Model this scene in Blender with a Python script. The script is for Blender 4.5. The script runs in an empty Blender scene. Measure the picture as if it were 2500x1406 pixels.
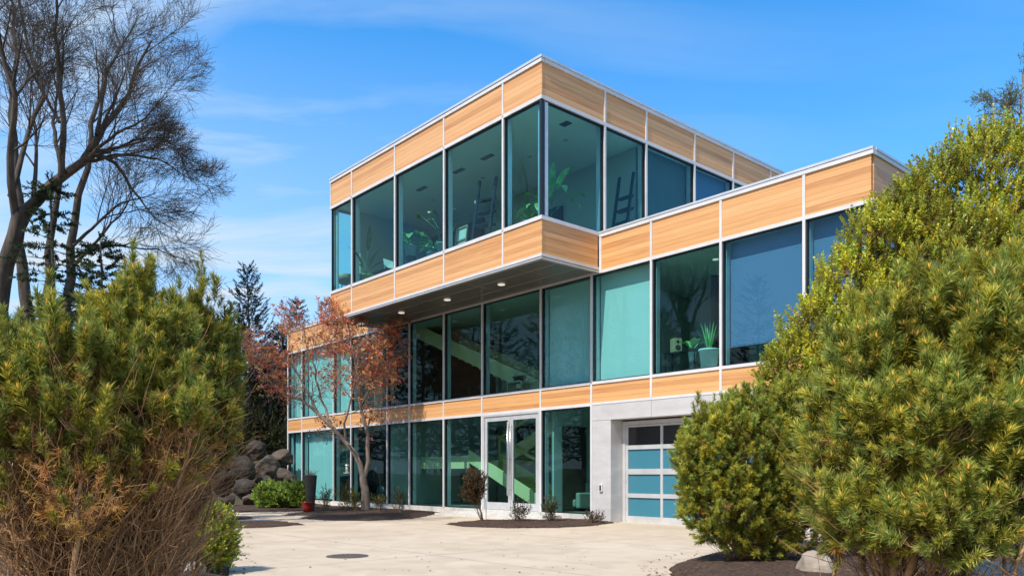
import bpy, math, random
import numpy as np
from mathutils import Vector, Matrix

rng = np.random.default_rng(7)
random.seed(7)
scene = bpy.context.scene
col = scene.collection
R = math.radians

# ------------------------------------------------------------------ camera calibration (level camera, shifted lens)
F, CAMH, HY, CX = 1909.0, 1.5, 1158.0, 1250.0
TH = R(41.1285)
UA = np.array([-math.sin(TH), math.cos(TH)])     # along the front facade, to the left and away
UB = np.array([math.cos(TH), math.sin(TH)])      # into the house
B0, B1, A1 = 18.453, 15.931, 16.912              # front facade plane, projecting box plane, box right side
A0 = 25.0


def at(px, py, Y):
    """world point at depth Y (metres in front of the camera station)"""
    return np.array([(px - CX) / F * Y, Y, CAMH + (HY - py) / F * Y])


def gnd(px, py, z=0.0):
    Y = F * (CAMH - z) / (py - HY)
    return np.array([(px - CX) / F * Y, Y, z])


def ab2w(a, b, z=0.0):
    p = UA * a + UB * b
    return np.array([p[0], p[1], z])


def on_b(px, b):
    """(a, Y) where the sight line of column px crosses the plane b"""
    rx = (px - CX) / F
    s = b / (rx * UB[0] + UB[1])
    return (rx * s * UA[0] + s * UA[1], s)


def in_house(px, py, b):
    a, Y = on_b(px, b)
    return ab2w(a, b, CAMH + (HY - py) / F * Y)


# ------------------------------------------------------------------ object helpers
def tag(o, label=None, cat=None, group=None, kind=None):
    if label: o['label'] = label
    if cat: o['category'] = cat
    if group: o['group'] = group
    if kind: o['kind'] = kind
    return o


def empty(name, loc=(0, 0, 0), rz=0.0, parent=None):
    o = bpy.data.objects.new(name, None)
    o.empty_display_size = 0.2
    col.objects.link(o)
    o.location = [float(v) for v in loc]
    o.rotation_euler = (0, 0, rz)
    if parent: o.parent = parent
    return o


def link_mesh(name, me, mat=None, parent=None, smooth=False):
    o = bpy.data.objects.new(name, me)
    col.objects.link(o)
    if mat: me.materials.append(mat)
    if parent: o.parent = parent
    if smooth:
        me.polygons.foreach_set('use_smooth', [True] * len(me.polygons))
    return o


class MB:
    def __init__(s):
        s.v = []; s.f = []

    def add(s, vs, fs):
        n = len(s.v)
        s.v += [tuple(float(c) for c in p) for p in vs]
        s.f += [tuple(i + n for i in f) for f in fs]
        return s

    def box(s, x0, x1, y0, y1, z0, z1):
        x0, x1 = min(x0, x1), max(x0, x1); y0, y1 = min(y0, y1), max(y0, y1); z0, z1 = min(z0, z1), max(z0, z1)
        vs = [(x0, y0, z0), (x1, y0, z0), (x1, y1, z0), (x0, y1, z0), (x0, y0, z1), (x1, y0, z1), (x1, y1, z1), (x0, y1, z1)]
        return s.add(vs, [(0, 3, 2, 1), (4, 5, 6, 7), (0, 1, 5, 4), (1, 2, 6, 5), (2, 3, 7, 6), (3, 0, 4, 7)])

    def obox(s, c, ax, hx, hy, hz):
        """oriented box: centre, 3 axes (unit), half sizes"""
        c = np.array(c, float); ax = [np.array(a, float) for a in ax]
        vs = []
        for sx, sy, sz in ((-1, -1, -1), (1, -1, -1), (1, 1, -1), (-1, 1, -1), (-1, -1, 1), (1, -1, 1), (1, 1, 1), (-1, 1, 1)):
            vs.append(c + ax[0] * hx * sx + ax[1] * hy * sy + ax[2] * hz * sz)
        return s.add(vs, [(0, 3, 2, 1), (4, 5, 6, 7), (0, 1, 5, 4), (1, 2, 6, 5), (2, 3, 7, 6), (3, 0, 4, 7)])

    def bar(s, p, q, w, h=None):
        p = np.array(p, float); q = np.array(q, float); h = h or w
        d = q - p; L = np.linalg.norm(d); d /= L
        up = np.array([0, 0, 1.0]) if abs(d[2]) < .95 else np.array([1.0, 0, 0])
        x = np.cross(d, up); x /= np.linalg.norm(x); y = np.cross(x, d)
        return s.obox((p + q) / 2, (x, d, y), w / 2, L / 2, h / 2)

    def tube(s, pts, radii, n=8, cap=True):
        pts = [np.array(p, float) for p in pts]
        if not hasattr(radii, '__len__'): radii = [radii] * len(pts)
        rings = []
        for i, p in enumerate(pts):
            t = pts[min(i + 1, len(pts) - 1)] - pts[max(i - 1, 0)]
            t = t / (np.linalg.norm(t) + 1e-9)
            up = np.array([0, 0, 1.0]) if abs(t[2]) < .9 else np.array([1.0, 0, 0])
            x = np.cross(t, up); x /= np.linalg.norm(x); y = np.cross(t, x)
            rings.append([p + radii[i] * (math.cos(2 * math.pi * k / n) * x + math.sin(2 * math.pi * k / n) * y) for k in range(n)])
        vs = [v for r in rings for v in r]
        fs = []
        for i in range(len(pts) - 1):
            for k in range(n):
                k2 = (k + 1) % n
                fs.append((i * n + k, (i + 1) * n + k, (i + 1) * n + k2, i * n + k2))
        if cap:
            fs.append(tuple(range(n))); fs.append(tuple((len(pts) - 1) * n + k for k in reversed(range(n))))
        return s.add(vs, fs)

    def lathe(s, prof, n=24, c=(0, 0, 0)):
        vs = []; fs = []
        for r, z in prof:
            for k in range(n):
                a = 2 * math.pi * k / n
                vs.append((c[0] + r * math.cos(a), c[1] + r * math.sin(a), c[2] + z))
        for i in range(len(prof) - 1):
            for k in range(n):
                k2 = (k + 1) % n
                fs.append((i * n + k, i * n + k2, (i + 1) * n + k2, (i + 1) * n + k))
        fs.append(tuple(reversed(range(n)))); fs.append(tuple((len(prof) - 1) * n + k for k in range(n)))
        return s.add(vs, fs)

    def quad(s, a, b, c, d):
        return s.add([a, b, c, d], [(0, 1, 2, 3)])

    def blade(s, base, d, up, L, W, bend=0.5, n=6, prof=None, fold=0.15):
        """curved leaf blade with a midrib"""
        base = np.array(base, float); d = np.array(d, float); d /= np.linalg.norm(d)
        side = np.cross(d, up); side /= (np.linalg.norm(side) + 1e-9)
        p = base.copy(); vs = []; cur = d.copy()
        for i in range(n + 1):
            t = i / n
            w = W * (prof(t) if prof else math.sin(math.pi * min(1, .08 + t * .92)) ** .8)
            nrm = np.cross(side, cur)
            vs += [p - side * w / 2 + nrm * w * fold, p, p + side * w / 2 + nrm * w * fold]
            cur = cur + np.array([0, 0, -bend / n]); cur /= np.linalg.norm(cur)
            p = p + cur * L / n
        fs = []
        for i in range(n):
            j = i * 3
            fs += [(j, j + 1, j + 4, j + 3), (j + 1, j + 2, j + 5, j + 4)]
        return s.add(vs, fs)

    def build(s, name, mat, parent=None, smooth=False, bevel=0):
        me = bpy.data.meshes.new(name)
        me.from_pydata(s.v, [], s.f); me.update()
        o = link_mesh(name, me, mat, parent, smooth)
        if bevel:
            m = o.modifiers.new('bevel', 'BEVEL'); m.width = bevel; m.segments = 2; m.limit_method = 'ANGLE'
        return o


def np_mesh(name, V, T, C=None, mat=None, parent=None, smooth=False):
    """V (n,3), T (m,k) faces all of size k, C (n,3) colours"""
    me = bpy.data.meshes.new(name)
    k = T.shape[1]
    me.vertices.add(len(V)); me.vertices.foreach_set('co', V.astype(np.float32).ravel())
    me.loops.add(T.size); me.loops.foreach_set('vertex_index', T.astype(np.int32).ravel())
    me.polygons.add(len(T))
    me.polygons.foreach_set('loop_start', np.arange(0, T.size, k, dtype=np.int32))
    me.update(calc_edges=True)
    if C is not None:
        ca = me.color_attributes.new('Col', 'FLOAT_COLOR', 'POINT')
        CC = np.ones((len(V), 4), np.float32); CC[:, :3] = C
        ca.data.foreach_set('color', CC.ravel())
    return link_mesh(name, me, mat, parent, smooth)


def norm(v):
    return v / (np.linalg.norm(v, axis=-1, keepdims=True) + 1e-9)


def tubes_np(P, Rr, n=4):
    """P (N,k,3) polylines, Rr (N,k) radii -> V, quads"""
    N, k, _ = P.shape
    T = np.empty_like(P); T[:, 1:-1] = P[:, 2:] - P[:, :-2]; T[:, 0] = P[:, 1] - P[:, 0]; T[:, -1] = P[:, -1] - P[:, -2]
    T = norm(T)
    ref = np.zeros((N, 1, 3)); ref[:, 0, :] = [.31, .17, .2]
    ref[:, 0, 2] += np.where(np.abs(T[:, 0, 2]) < .8, 2.0, 0.0); ref[:, 0, 0] += np.where(np.abs(T[:, 0, 2]) < .8, 0.0, 2.0)
    X = norm(np.cross(T, np.broadcast_to(ref, T.shape))); Y = np.cross(T, X)
    ang = 2 * np.pi * np.arange(n) / n
    V = P[:, :, None, :] + Rr[:, :, None, None] * (np.cos(ang)[None, None, :, None] * X[:, :, None, :] + np.sin(ang)[None, None, :, None] * Y[:, :, None, :])
    idx = np.arange(N * k * n).reshape(N, k, n)
    nx = np.roll(idx, -1, axis=2)
    Q = np.stack([idx[:, :-1], nx[:, :-1], nx[:, 1:], idx[:, 1:]], axis=-1).reshape(-1, 4)
    return V.reshape(-1, 3), Q


def cat_mesh(parts):
    Vs = []; Fs = []; Cs = []; n = 0
    for p in parts:
        Vs.append(p[0]); Fs.append(p[1] + n); n += len(p[0])
        if len(p) > 2: Cs.append(p[2])
    return np.concatenate(Vs), np.concatenate(Fs), (np.concatenate(Cs) if Cs else None)


# ------------------------------------------------------------------ materials
def mat(name, base=(.5, .5, .5), rough=.6, metal=0.0, spec=0.5):
    m = bpy.data.materials.new(name); m.use_nodes = True
    b = m.node_tree.nodes['Principled BSDF']
    b.inputs['Base Color'].default_value = (*base, 1)
    b.inputs['Roughness'].default_value = rough
    b.inputs['Metallic'].default_value = metal
    b.inputs['Specular IOR Level'].default_value = spec
    return m


def N(m, t, **kw):
    n = m.node_tree.nodes.new(t)
    for k, v in kw.items(): setattr(n, k, v)
    return n


def L(m, a, b): m.node_tree.links.new(a, b)


def noisy(m, c0, c1, scale=6, detail=5, bump=0.0, bscale=None, stretch=(1, 1, 1), coord='Object', dist=.02, rough=None, pos=(.35, .65)):
    """colour varies between c0 and c1, with optional bump"""
    tc = N(m, 'ShaderNodeTexCoord'); mp = N(m, 'ShaderNodeMapping'); mp.inputs['Scale'].default_value = stretch
    L(m, tc.outputs[coord], mp.inputs['Vector'])
    nz = N(m, 'ShaderNodeTexNoise'); nz.inputs['Scale'].default_value = scale; nz.inputs['Detail'].default_value = detail
    nz.inputs['Roughness'].default_value = .62
    L(m, mp.outputs[0], nz.inputs['Vector'])
    cr = N(m, 'ShaderNodeValToRGB')
    cr.color_ramp.elements[0].color = (*c0, 1); cr.color_ramp.elements[1].color = (*c1, 1)
    cr.color_ramp.elements[0].position = pos[0]; cr.color_ramp.elements[1].position = pos[1]
    L(m, nz.outputs['Fac'], cr.inputs[0])
    b = m.node_tree.nodes['Principled BSDF']
    L(m, cr.outputs[0], b.inputs['Base Color'])
    if bump:
        n2 = N(m, 'ShaderNodeTexNoise'); n2.inputs['Scale'].default_value = bscale or scale * 4; n2.inputs['Detail'].default_value = 6
        L(m, mp.outputs[0], n2.inputs['Vector'])
        bp = N(m, 'ShaderNodeBump'); bp.inputs['Strength'].default_value = bump; bp.inputs['Distance'].default_value = dist
        L(m, n2.outputs['Fac'], bp.inputs['Height']); L(m, bp.outputs[0], b.inputs['Normal'])
    return m, cr


M = {}
M['white'] = noisy(mat('white_aluminium', rough=.42, metal=.0), (.66, .66, .69), (.76, .76, .78), 1.5)[0]
M['alu'] = noisy(mat('silver_aluminium', rough=.4, metal=.35), (.62, .63, .66), (.74, .75, .78), 2)[0]
M['steel'] = mat('stainless', (.6, .6, .62), .25, 1.0)
M['gasket'] = mat('black_gasket', (.012, .016, .02), .5)
M['fascia'] = noisy(mat('zinc_panel', rough=.5, metal=.2), (.60, .585, .60), (.72, .70, .71), 1.1, 6, stretch=(1, 1, 3))[0]
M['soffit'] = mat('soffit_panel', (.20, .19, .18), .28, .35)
M['seam'] = mat('soffit_seam', (.5, .46, .4), .5)
M['roof'] = noisy(mat('roof_membrane', rough=.9), (.35, .35, .35), (.45, .45, .44), 3)[0]
M['int'] = mat('interior_plaster', (.52, .55, .50), .8)
M['ceil'] = mat('ceiling_plaster', (.82, .84, .80), .8)
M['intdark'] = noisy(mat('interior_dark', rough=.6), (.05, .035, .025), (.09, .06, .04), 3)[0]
M['floor'] = noisy(mat('interior_floor', rough=.35), (.22, .2, .17), (.34, .3, .26), 3)[0]
M['plinth'] = noisy(mat('pale_plinth', rough=.8), (.55, .54, .52), (.68, .67, .64), 4, bump=.2)[0]
M['stair'] = mat('stair_white', (.9, .70, .36), .6)
M['rail'] = mat('rail_wood', (.85, .72, .27), .5)
M['black'] = mat('black_paint', (.015, .015, .017), .4)
M['darkpot'] = noisy(mat('charcoal_pot', rough=.5), (.035, .035, .038), (.06, .058, .06), 5)[0]
M['redpot'] = noisy(mat('red_glaze', rough=.18), (.22, .018, .012), (.34, .03, .02), 6)[0]
M['whitepot'] = mat('white_pot', (.8, .8, .78), .5)
M['bluepot'] = mat('grey_pot', (.35, .5, .55), .4)
M['clear'] = mat('acrylic', (.7, .75, .75), .1)
M['soil'] = mat('soil', (.03, .02, .014), .95)
M['seed'] = mat('seed', (.25, .16, .07), .9)
M['iron'] = noisy(mat('cast_iron', rough=.75, metal=.3), (.10, .085, .075), (.17, .15, .13), 20, bump=.5)[0]
M['lamp'] = mat('downlight_disc', (.85, .82, .76), .4)
M['lamp'].node_tree.nodes['Principled BSDF'].inputs['Emission Color'].default_value = (1, .9, .75, 1); M['lamp'].node_tree.nodes['Principled BSDF'].inputs['Emission Strength'].default_value = .7
M['canvas'] = mat('canvas_back', (.75, .74, .68), .8)
M['oak'] = noisy(mat('pale_oak', rough=.5), (.42, .3, .16), (.55, .42, .25), 5, stretch=(1, 1, 8))[0]
M['chair'] = mat('chair_fabric', (.3, .32, .26), .9)
M['garage'] = mat('frosted_garage_pane', (.055, .22, .31), .25)
M['garagedark'] = mat('smoked_garage_pane', (.03, .032, .035), .12)
M['keypad'] = mat('dark_lens', (.03, .03, .03), .3)

# blinds with a little light passing through
def cloth(name, c, tr=.35):
    m = mat(name, c, .85)
    b = m.node_tree.nodes['Principled BSDF']; t = N(m, 'ShaderNodeBsdfTranslucent'); t.inputs[0].default_value = (*c, 1)
    mx = N(m, 'ShaderNodeMixShader'); mx.inputs[0].default_value = tr
    L(m, b.outputs[0], mx.inputs[1]); L(m, t.outputs[0], mx.inputs[2])
    L(m, mx.outputs[0], m.node_tree.nodes['Material Output'].inputs['Surface'])
    return m
M['blind'] = cloth('roller_blind', (.86, .86, .84), .12)
M['venetian'] = cloth('venetian_slats_sky_tint', (.22, .25, .46), .1)  # slat blue imitates the sky mirrored by the panes in front
M['darkblind'] = cloth('dark_roller_blind', (.16, .17, .19), .1)

# glass: thin tinted sheet
def glass(name, tint, boost=1.0, base=.03):
    m = bpy.data.materials.new(name); m.use_nodes = True; nt = m.node_tree
    nt.nodes.remove(nt.nodes['Principled BSDF'])
    tr = N(m, 'ShaderNodeBsdfTransparent'); tr.inputs[0].default_value = (*tint, 1)
    gl = N(m, 'ShaderNodeBsdfGlossy'); gl.inputs['Roughness'].default_value = .0; gl.inputs['Color'].default_value = (.68, .88, .95, 1)
    lw = N(m, 'ShaderNodeLayerWeight'); lw.inputs['Blend'].default_value = .5
    fr = N(m, 'ShaderNodeMath', operation='POWER'); fr.inputs[1].default_value = 5; L(m, lw.outputs['Facing'], fr.inputs[0])
    mu = N(m, 'ShaderNodeMath', operation='MULTIPLY_ADD'); mu.inputs[1].default_value = boost; mu.inputs[2].default_value = base; mu.use_clamp = True
    L(m, fr.outputs[0], mu.inputs[0])
    # slight waviness of the panes
    tc = N(m, 'ShaderNodeTexCoord'); nz = N(m, 'ShaderNodeTexNoise'); nz.inputs['Scale'].default_value = .55; nz.inputs['Detail'].default_value = 1
    L(m, tc.outputs['Object'], nz.inputs['Vector'])
    bp = N(m, 'ShaderNodeBump'); bp.inputs['Strength'].default_value = .25; bp.inputs['Distance'].default_value = .02
    L(m, nz.outputs['Fac'], bp.inputs['Height']); L(m, bp.outputs[0], gl.inputs['Normal'])
    mx = N(m, 'ShaderNodeMixShader'); L(m, mu.outputs[0], mx.inputs[0]); L(m, tr.outputs[0], mx.inputs[1]); L(m, gl.outputs[0], mx.inputs[2])
    L(m, mx.outputs[0], nt.nodes['Material Output'].inputs['Surface'])
    return m
M['glass'] = glass('teal_glass', (.47, .82, .84), .7, .04)
M['glassclear'] = glass('clear_glass', (.8, .9, .88), .9, .04)

# cedar panels: horizontal boards with grain
def wood():
    m = mat('cedar_boards', rough=.5)
    b = m.node_tree.nodes['Principled BSDF']
    tc = N(m, 'ShaderNodeTexCoord'); sp = N(m, 'ShaderNodeSeparateXYZ'); L(m, tc.outputs['Object'], sp.inputs[0])
    oi = N(m, 'ShaderNodeObjectInfo')
    dv = N(m, 'ShaderNodeMath', operation='DIVIDE'); dv.inputs[1].default_value = .146; L(m, sp.outputs['Z'], dv.inputs[0])
    fl = N(m, 'ShaderNodeMath', operation='FLOOR'); L(m, dv.outputs[0], fl.inputs[0])
    fc = N(m, 'ShaderNodeMath', operation='FRACT'); L(m, dv.outputs[0], fc.inputs[0])
    # random per board
    rm = N(m, 'ShaderNodeMath', operation='MULTIPLY_ADD'); rm.inputs[1].default_value = 37.7; L(m, oi.outputs['Random'], rm.inputs[0]); L(m, fl.outputs[0], rm.inputs[2])
    wn = N(m, 'ShaderNodeTexWhiteNoise', noise_dimensions='1D'); L(m, rm.outputs[0], wn.inputs['W'])
    # grain
    mp = N(m, 'ShaderNodeMapping'); mp.inputs['Scale'].default_value = (.5, .5, 22); L(m, tc.outputs['Object'], mp.inputs[0])
    ad = N(m, 'ShaderNodeCombineXYZ'); L(m, rm.outputs[0], ad.inputs[0]); L(m, ad.outputs[0], mp.inputs['Location'])
    nz = N(m, 'ShaderNodeTexNoise'); nz.inputs['Scale'].default_value = 1.6; nz.inputs['Detail'].default_value = 6; nz.inputs['Distortion'].default_value = .6
    L(m, mp.outputs[0], nz.inputs['Vector'])
    mixv = N(m, 'ShaderNodeMath', operation='MULTIPLY_ADD'); mixv.inputs[1].default_value = .75
    L(m, nz.outputs['Fac'], mixv.inputs[0])
    w2 = N(m, 'ShaderNodeMath', operation='MULTIPLY'); w2.inputs[1].default_value = .38; L(m, wn.outputs['Value'], w2.inputs[0]); L(m, w2.outputs[0], mixv.inputs[2])
    cr = N(m, 'ShaderNodeValToRGB'); e = cr.color_ramp.elements
    e[0].position = .28; e[0].color = (.55, .245, .092, 1); e[1].position = .85; e[1].color = (.85, .485, .225, 1)
    n_ = cr.color_ramp.elements.new(.55); n_.color = (.75, .39, .155, 1)
    L(m, mixv.outputs[0], cr.inputs[0])
    # groove
    g = N(m, 'ShaderNodeMath', operation='LESS_THAN'); g.inputs[1].default_value = .05; L(m, fc.outputs[0], g.inputs[0])
    gm = N(m, 'ShaderNodeMath', operation='MULTIPLY'); gm.inputs[1].default_value = .55; L(m, g.outputs[0], gm.inputs[0])
    mx = N(m, 'ShaderNodeMixRGB'); mx.inputs[2].default_value = (.16, .07, .03, 1); L(m, gm.outputs[0], mx.inputs[0]); L(m, cr.outputs[0], mx.inputs[1])
    L(m, mx.outputs[0], b.inputs['Base Color'])
    bp = N(m, 'ShaderNodeBump'); bp.inputs['Strength'].default_value = .5; bp.inputs['Distance'].default_value = .006; bp.invert = True
    L(m, g.outputs[0], bp.inputs['Height']); L(m, bp.outputs[0], b.inputs['Normal'])
    return m
M['wood'] = wood()


def vcol(name, rough=.55, transl=.3, spec=.35):
    """foliage: colour from the mesh's own colour attribute, a bit translucent"""
    m = mat(name, rough=rough, spec=spec)
    b = m.node_tree.nodes['Principled BSDF']
    a = N(m, 'ShaderNodeVertexColor'); a.layer_name = 'Col'
    L(m, a.outputs[0], b.inputs['Base Color'])
    if transl:
        t = N(m, 'ShaderNodeBsdfTranslucent'); L(m, a.outputs[0], t.inputs[0])
        mx = N(m, 'ShaderNodeMixShader'); mx.inputs[0].default_value = transl
        L(m, b.outputs[0], mx.inputs[1]); L(m, t.outputs[0], mx.inputs[2])
        L(m, mx.outputs[0], m.node_tree.nodes['Material Output'].inputs['Surface'])
    return m
M['needle'] = vcol('pine_needles', .6, .45, .2)
M['leaf'] = vcol('small_leaves', .38, .42, .5)
M['bark'] = noisy(mat('bark', rough=.9), (.13, .085, .055), (.30, .21, .14), 9, bump=.6, bscale=20, stretch=(1, 1, .35))[0]
M['barkdark'] = noisy(mat('dark_bark', rough=.9), (.04, .032, .027), (.125, .098, .078), 5, bump=.7, bscale=14, stretch=(1, 1, .3))[0]
M['barkpale'] = noisy(mat('pale_maple_bark', rough=.85), (.2, .155, .125), (.36, .29, .24), 6, bump=.4, bscale=20, stretch=(1, 1, .4))[0]
M['twig'] = noisy(mat('pine_stems', rough=.9), (.22, .12, .055), (.50, .30, .15), 4)[0]
M['rockshade'] = noisy(mat('tree_shaded_brown_boulder', rough=.9), (.026, .022, .019), (.075, .06, .05), 2.2, 8, bump=.8, bscale=7, dist=.08)[0]  # stone colour darkened to carry the shade of the trees above
M['rocktanshade'] = noisy(mat('tree_shaded_tan_boulder', rough=.9), (.055, .043, .035), (.13, .10, .08), 2.2, 8, bump=.8, bscale=7, dist=.08)[0]  # tan stone, tree shade mixed into its colour as well
M['rocklight'] = noisy(mat('buff_boulder', rough=.9), (.26, .21, .165), (.44, .37, .30), 2.2, 8, bump=.7, bscale=8, dist=.06)[0]

def mulch():
    m = mat('bark_mulch', rough=.95)
    b = m.node_tree.nodes['Principled BSDF']
    tc = N(m, 'ShaderNodeTexCoord')
    vo = N(m, 'ShaderNodeTexVoronoi'); vo.inputs['Scale'].default_value = 26; L(m, tc.outputs['Object'], vo.inputs['Vector'])
    cr = N(m, 'ShaderNodeValToRGB'); cr.color_ramp.elements[0].color = (.018, .011, .008, 1); cr.color_ramp.elements[1].color = (.12, .065, .04, 1)
    sx = N(m, 'ShaderNodeSeparateColor'); L(m, vo.outputs['Color'], sx.inputs[0]); L(m, sx.outputs[0], cr.inputs[0]); L(m, cr.outputs[0], b.inputs['Base Color'])
    bp = N(m, 'ShaderNodeBump'); bp.inputs['Strength'].default_value = 1; bp.inputs['Distance'].default_value = .03
    L(m, vo.outputs['Distance'], bp.inputs['Height']); L(m, bp.outputs[0], b.inputs['Normal'])
    return m
M['mulch'] = mulch()
M['ground'] = noisy(mat('earth', rough=.95), (.045, .035, .022), (.10, .085, .05), .8, 8, bump=.5, bscale=6)[0]
M['grass'] = noisy(mat('dry_slope', rough=.95), (.04, .04, .018), (.11, .085, .05), 1.2, 8, bump=.6, bscale=8, dist=.1)[0]

def concrete():
    m, cr = noisy(mat('driveway_concrete', rough=.85), (.54, .44, .33), (.61, .51, .395), .35, 9, bump=.12, bscale=40, dist=.004)
    b = m.node_tree.nodes['Principled BSDF']
    tc = N(m, 'ShaderNodeTexCoord'); mp = N(m, 'ShaderNodeMapping'); mp.inputs['Rotation'].default_value = (0, 0, math.pi / 2 - TH)
    # rotate so x runs along UB, y along UA
    mp.vector_type = 'POINT'; mp.inputs['Rotation'].default_value = (0, 0, -TH)
    L(m, tc.outputs['Object'], mp.inputs[0])
    sp = N(m, 'ShaderNodeSeparateXYZ'); L(m, mp.outputs[0], sp.inputs[0])
    outs = []
    for ax, off in (('X', 1.15), ('Y', 2.4)):
        a1 = N(m, 'ShaderNodeMath', operation='MULTIPLY_ADD'); a1.inputs[1].default_value = 1 / 4.6; a1.inputs[2].default_value = off; L(m, sp.outputs[ax], a1.inputs[0])
        a2 = N(m, 'ShaderNodeMath', operation='PINGPONG'); a2.inputs[1].default_value = .5; L(m, a1.outputs[0], a2.inputs[0])
        a3 = N(m, 'ShaderNodeMath', operation='LESS_THAN'); a3.inputs[1].default_value = .0026; L(m, a2.outputs[0], a3.inputs[0]); outs.append(a3)
    mxm = N(m, 'ShaderNodeMath', operation='MAXIMUM'); L(m, outs[0].outputs[0], mxm.inputs[0]); L(m, outs[1].outputs[0], mxm.inputs[1])
    # stains, streaks
    n3 = N(m, 'ShaderNodeTexNoise'); n3.inputs['Scale'].default_value = 1.1; n3.inputs['Detail'].default_value = 8; n3.inputs['Distortion'].default_value = 1.2
    L(m, mp.outputs[0], n3.inputs['Vector'])
    c3 = N(m, 'ShaderNodeValToRGB'); c3.color_ramp.elements[0].position = .40; c3.color_ramp.elements[0].color = (.90, .885, .87, 1)
    c3.color_ramp.elements[1].position = .56; c3.color_ramp.elements[1].color = (1, 1, 1, 1); L(m, n3.outputs['Fac'], c3.inputs[0])
    mul = N(m, 'ShaderNodeMixRGB', blend_type='MULTIPLY'); mul.inputs[0].default_value = 1; L(m, cr.outputs[0], mul.inputs[1]); L(m, c3.outputs[0], mul.inputs[2])
    jm = N(m, 'ShaderNodeMath', operation='MULTIPLY'); jm.inputs[1].default_value = .8; L(m, mxm.outputs[0], jm.inputs[0])
    mx = N(m, 'ShaderNodeMixRGB'); mx.inputs[2].default_value = (.13, .10, .08, 1); L(m, jm.outputs[0], mx.inputs[0]); L(m, mul.outputs[0], mx.inputs[1])
    L(m, mx.outputs[0], b.inputs['Base Color'])
    return m
M['concrete'] = concrete()

# ------------------------------------------------------------------ world, sun, camera
SUN_EL = R(54)
dl = R(-7)
sh = -UB * math.cos(dl) + UA * math.sin(dl)
sunv = Vector((sh[0] * math.cos(SUN_EL), sh[1] * math.cos(SUN_EL), math.sin(SUN_EL)))
w = bpy.data.worlds.new('World'); scene.world = w; w.use_nodes = True
nt = w.node_tree; bg = nt.nodes['Background']
class W_: node_tree = nt
sky = N(W_, 'ShaderNodeTexSky', sky_type='NISHITA'); sky.sun_disc = False; sky.sun_elevation = SUN_EL
sky.sun_rotation = math.atan2(sh[0], sh[1]); sky.air_density = 1.0; sky.dust_density = .3; sky.ozone_density = 2.5
tint = N(W_, 'ShaderNodeMixRGB', blend_type='MULTIPLY'); tint.inputs[0].default_value = 1; tint.inputs[2].default_value = (.62, 2.1, 2.95, 1)
nt.links.new(sky.outputs[0], tint.inputs[1])
tc = N(W_, 'ShaderNodeTexCoord'); sp = N(W_, 'ShaderNodeSeparateXYZ'); nt.links.new(tc.outputs['Generated'], sp.inputs[0])
zz = N(W_, 'ShaderNodeMath', operation='ADD'); zz.inputs[1].default_value = .12; nt.links.new(sp.outputs['Z'], zz.inputs[0])
dx = N(W_, 'ShaderNodeMath', operation='DIVIDE'); dy = N(W_, 'ShaderNodeMath', operation='DIVIDE')
nt.links.new(sp.outputs['X'], dx.inputs[0]); nt.links.new(zz.outputs[0], dx.inputs[1])
nt.links.new(sp.outputs['Y'], dy.inputs[0]); nt.links.new(zz.outputs[0], dy.inputs[1])
cb = N(W_, 'ShaderNodeCombineXYZ'); nt.links.new(dx.outputs[0], cb.inputs[0]); nt.links.new(dy.outputs[0], cb.inputs[1])
mp = N(W_, 'ShaderNodeMapping'); mp.inputs['Scale'].default_value = (.6, 1.9, 1); mp.inputs['Rotation'].default_value = (0, 0, .25)
nt.links.new(cb.outputs[0], mp.inputs[0])
cn = N(W_, 'ShaderNodeTexNoise'); cn.inputs['Scale'].default_value = 1.5; cn.inputs['Detail'].default_value = 9; cn.inputs['Distortion'].default_value = .5; cn.inputs['Roughness'].default_value = .55
nt.links.new(mp.outputs[0], cn.inputs['Vector'])
cr = N(W_, 'ShaderNodeValToRGB'); cr.color_ramp.elements[0].position = .45; cr.color_ramp.elements[0].color = (0, 0, 0, 1)
cr.color_ramp.elements[1].position = .70; cr.color_ramp.elements[1].color = (1, 1, 1, 1); nt.links.new(cn.outputs['Fac'], cr.inputs[0])
# haze/cloud veil: thicker low and to the left
zr = N(W_, 'ShaderNodeMapRange'); zr.inputs['From Min'].default_value = .50; zr.inputs['From Max'].default_value = .0; zr.inputs['To Min'].default_value = 0; zr.inputs['To Max'].default_value = 1.0
nt.links.new(sp.outputs['Z'], zr.inputs['Value'])
xr = N(W_, 'ShaderNodeMapRange'); xr.inputs['From Min'].default_value = .35; xr.inputs['From Max'].default_value = -.35; xr.inputs['To Min'].default_value = .3; xr.inputs['To Max'].default_value = 1
nt.links.new(sp.outputs['X'], xr.inputs['Value'])
veil = N(W_, 'ShaderNodeMath', operation='MULTIPLY'); nt.links.new(zr.outputs[0], veil.inputs[0]); nt.links.new(xr.outputs[0], veil.inputs[1])
cm = N(W_, 'ShaderNodeMath', operation='MULTIPLY'); nt.links.new(cr.outputs[0], cm.inputs[0]); nt.links.new(xr.outputs[0], cm.inputs[1])
cmb = N(W_, 'ShaderNodeMath', operation='MULTIPLY'); nt.links.new(cm.outputs[0], cmb.inputs[0]); nt.links.new(xr.outputs[0], cmb.inputs[1]); cm = cmb
cm2 = N(W_, 'ShaderNodeMath', operation='MULTIPLY_ADD'); cm2.inputs[1].default_value = .75; nt.links.new(cm.outputs[0], cm2.inputs[0]); nt.links.new(veil.outputs[0], cm2.inputs[2]); cm2.use_clamp = True
mxs = N(W_, 'ShaderNodeMixRGB'); mxs.inputs[2].default_value = (6.9, 8.3, 9.8, 1); nt.links.new(cm2.outputs[0], mxs.inputs[0]); nt.links.new(tint.outputs[0], mxs.inputs[1])
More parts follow.
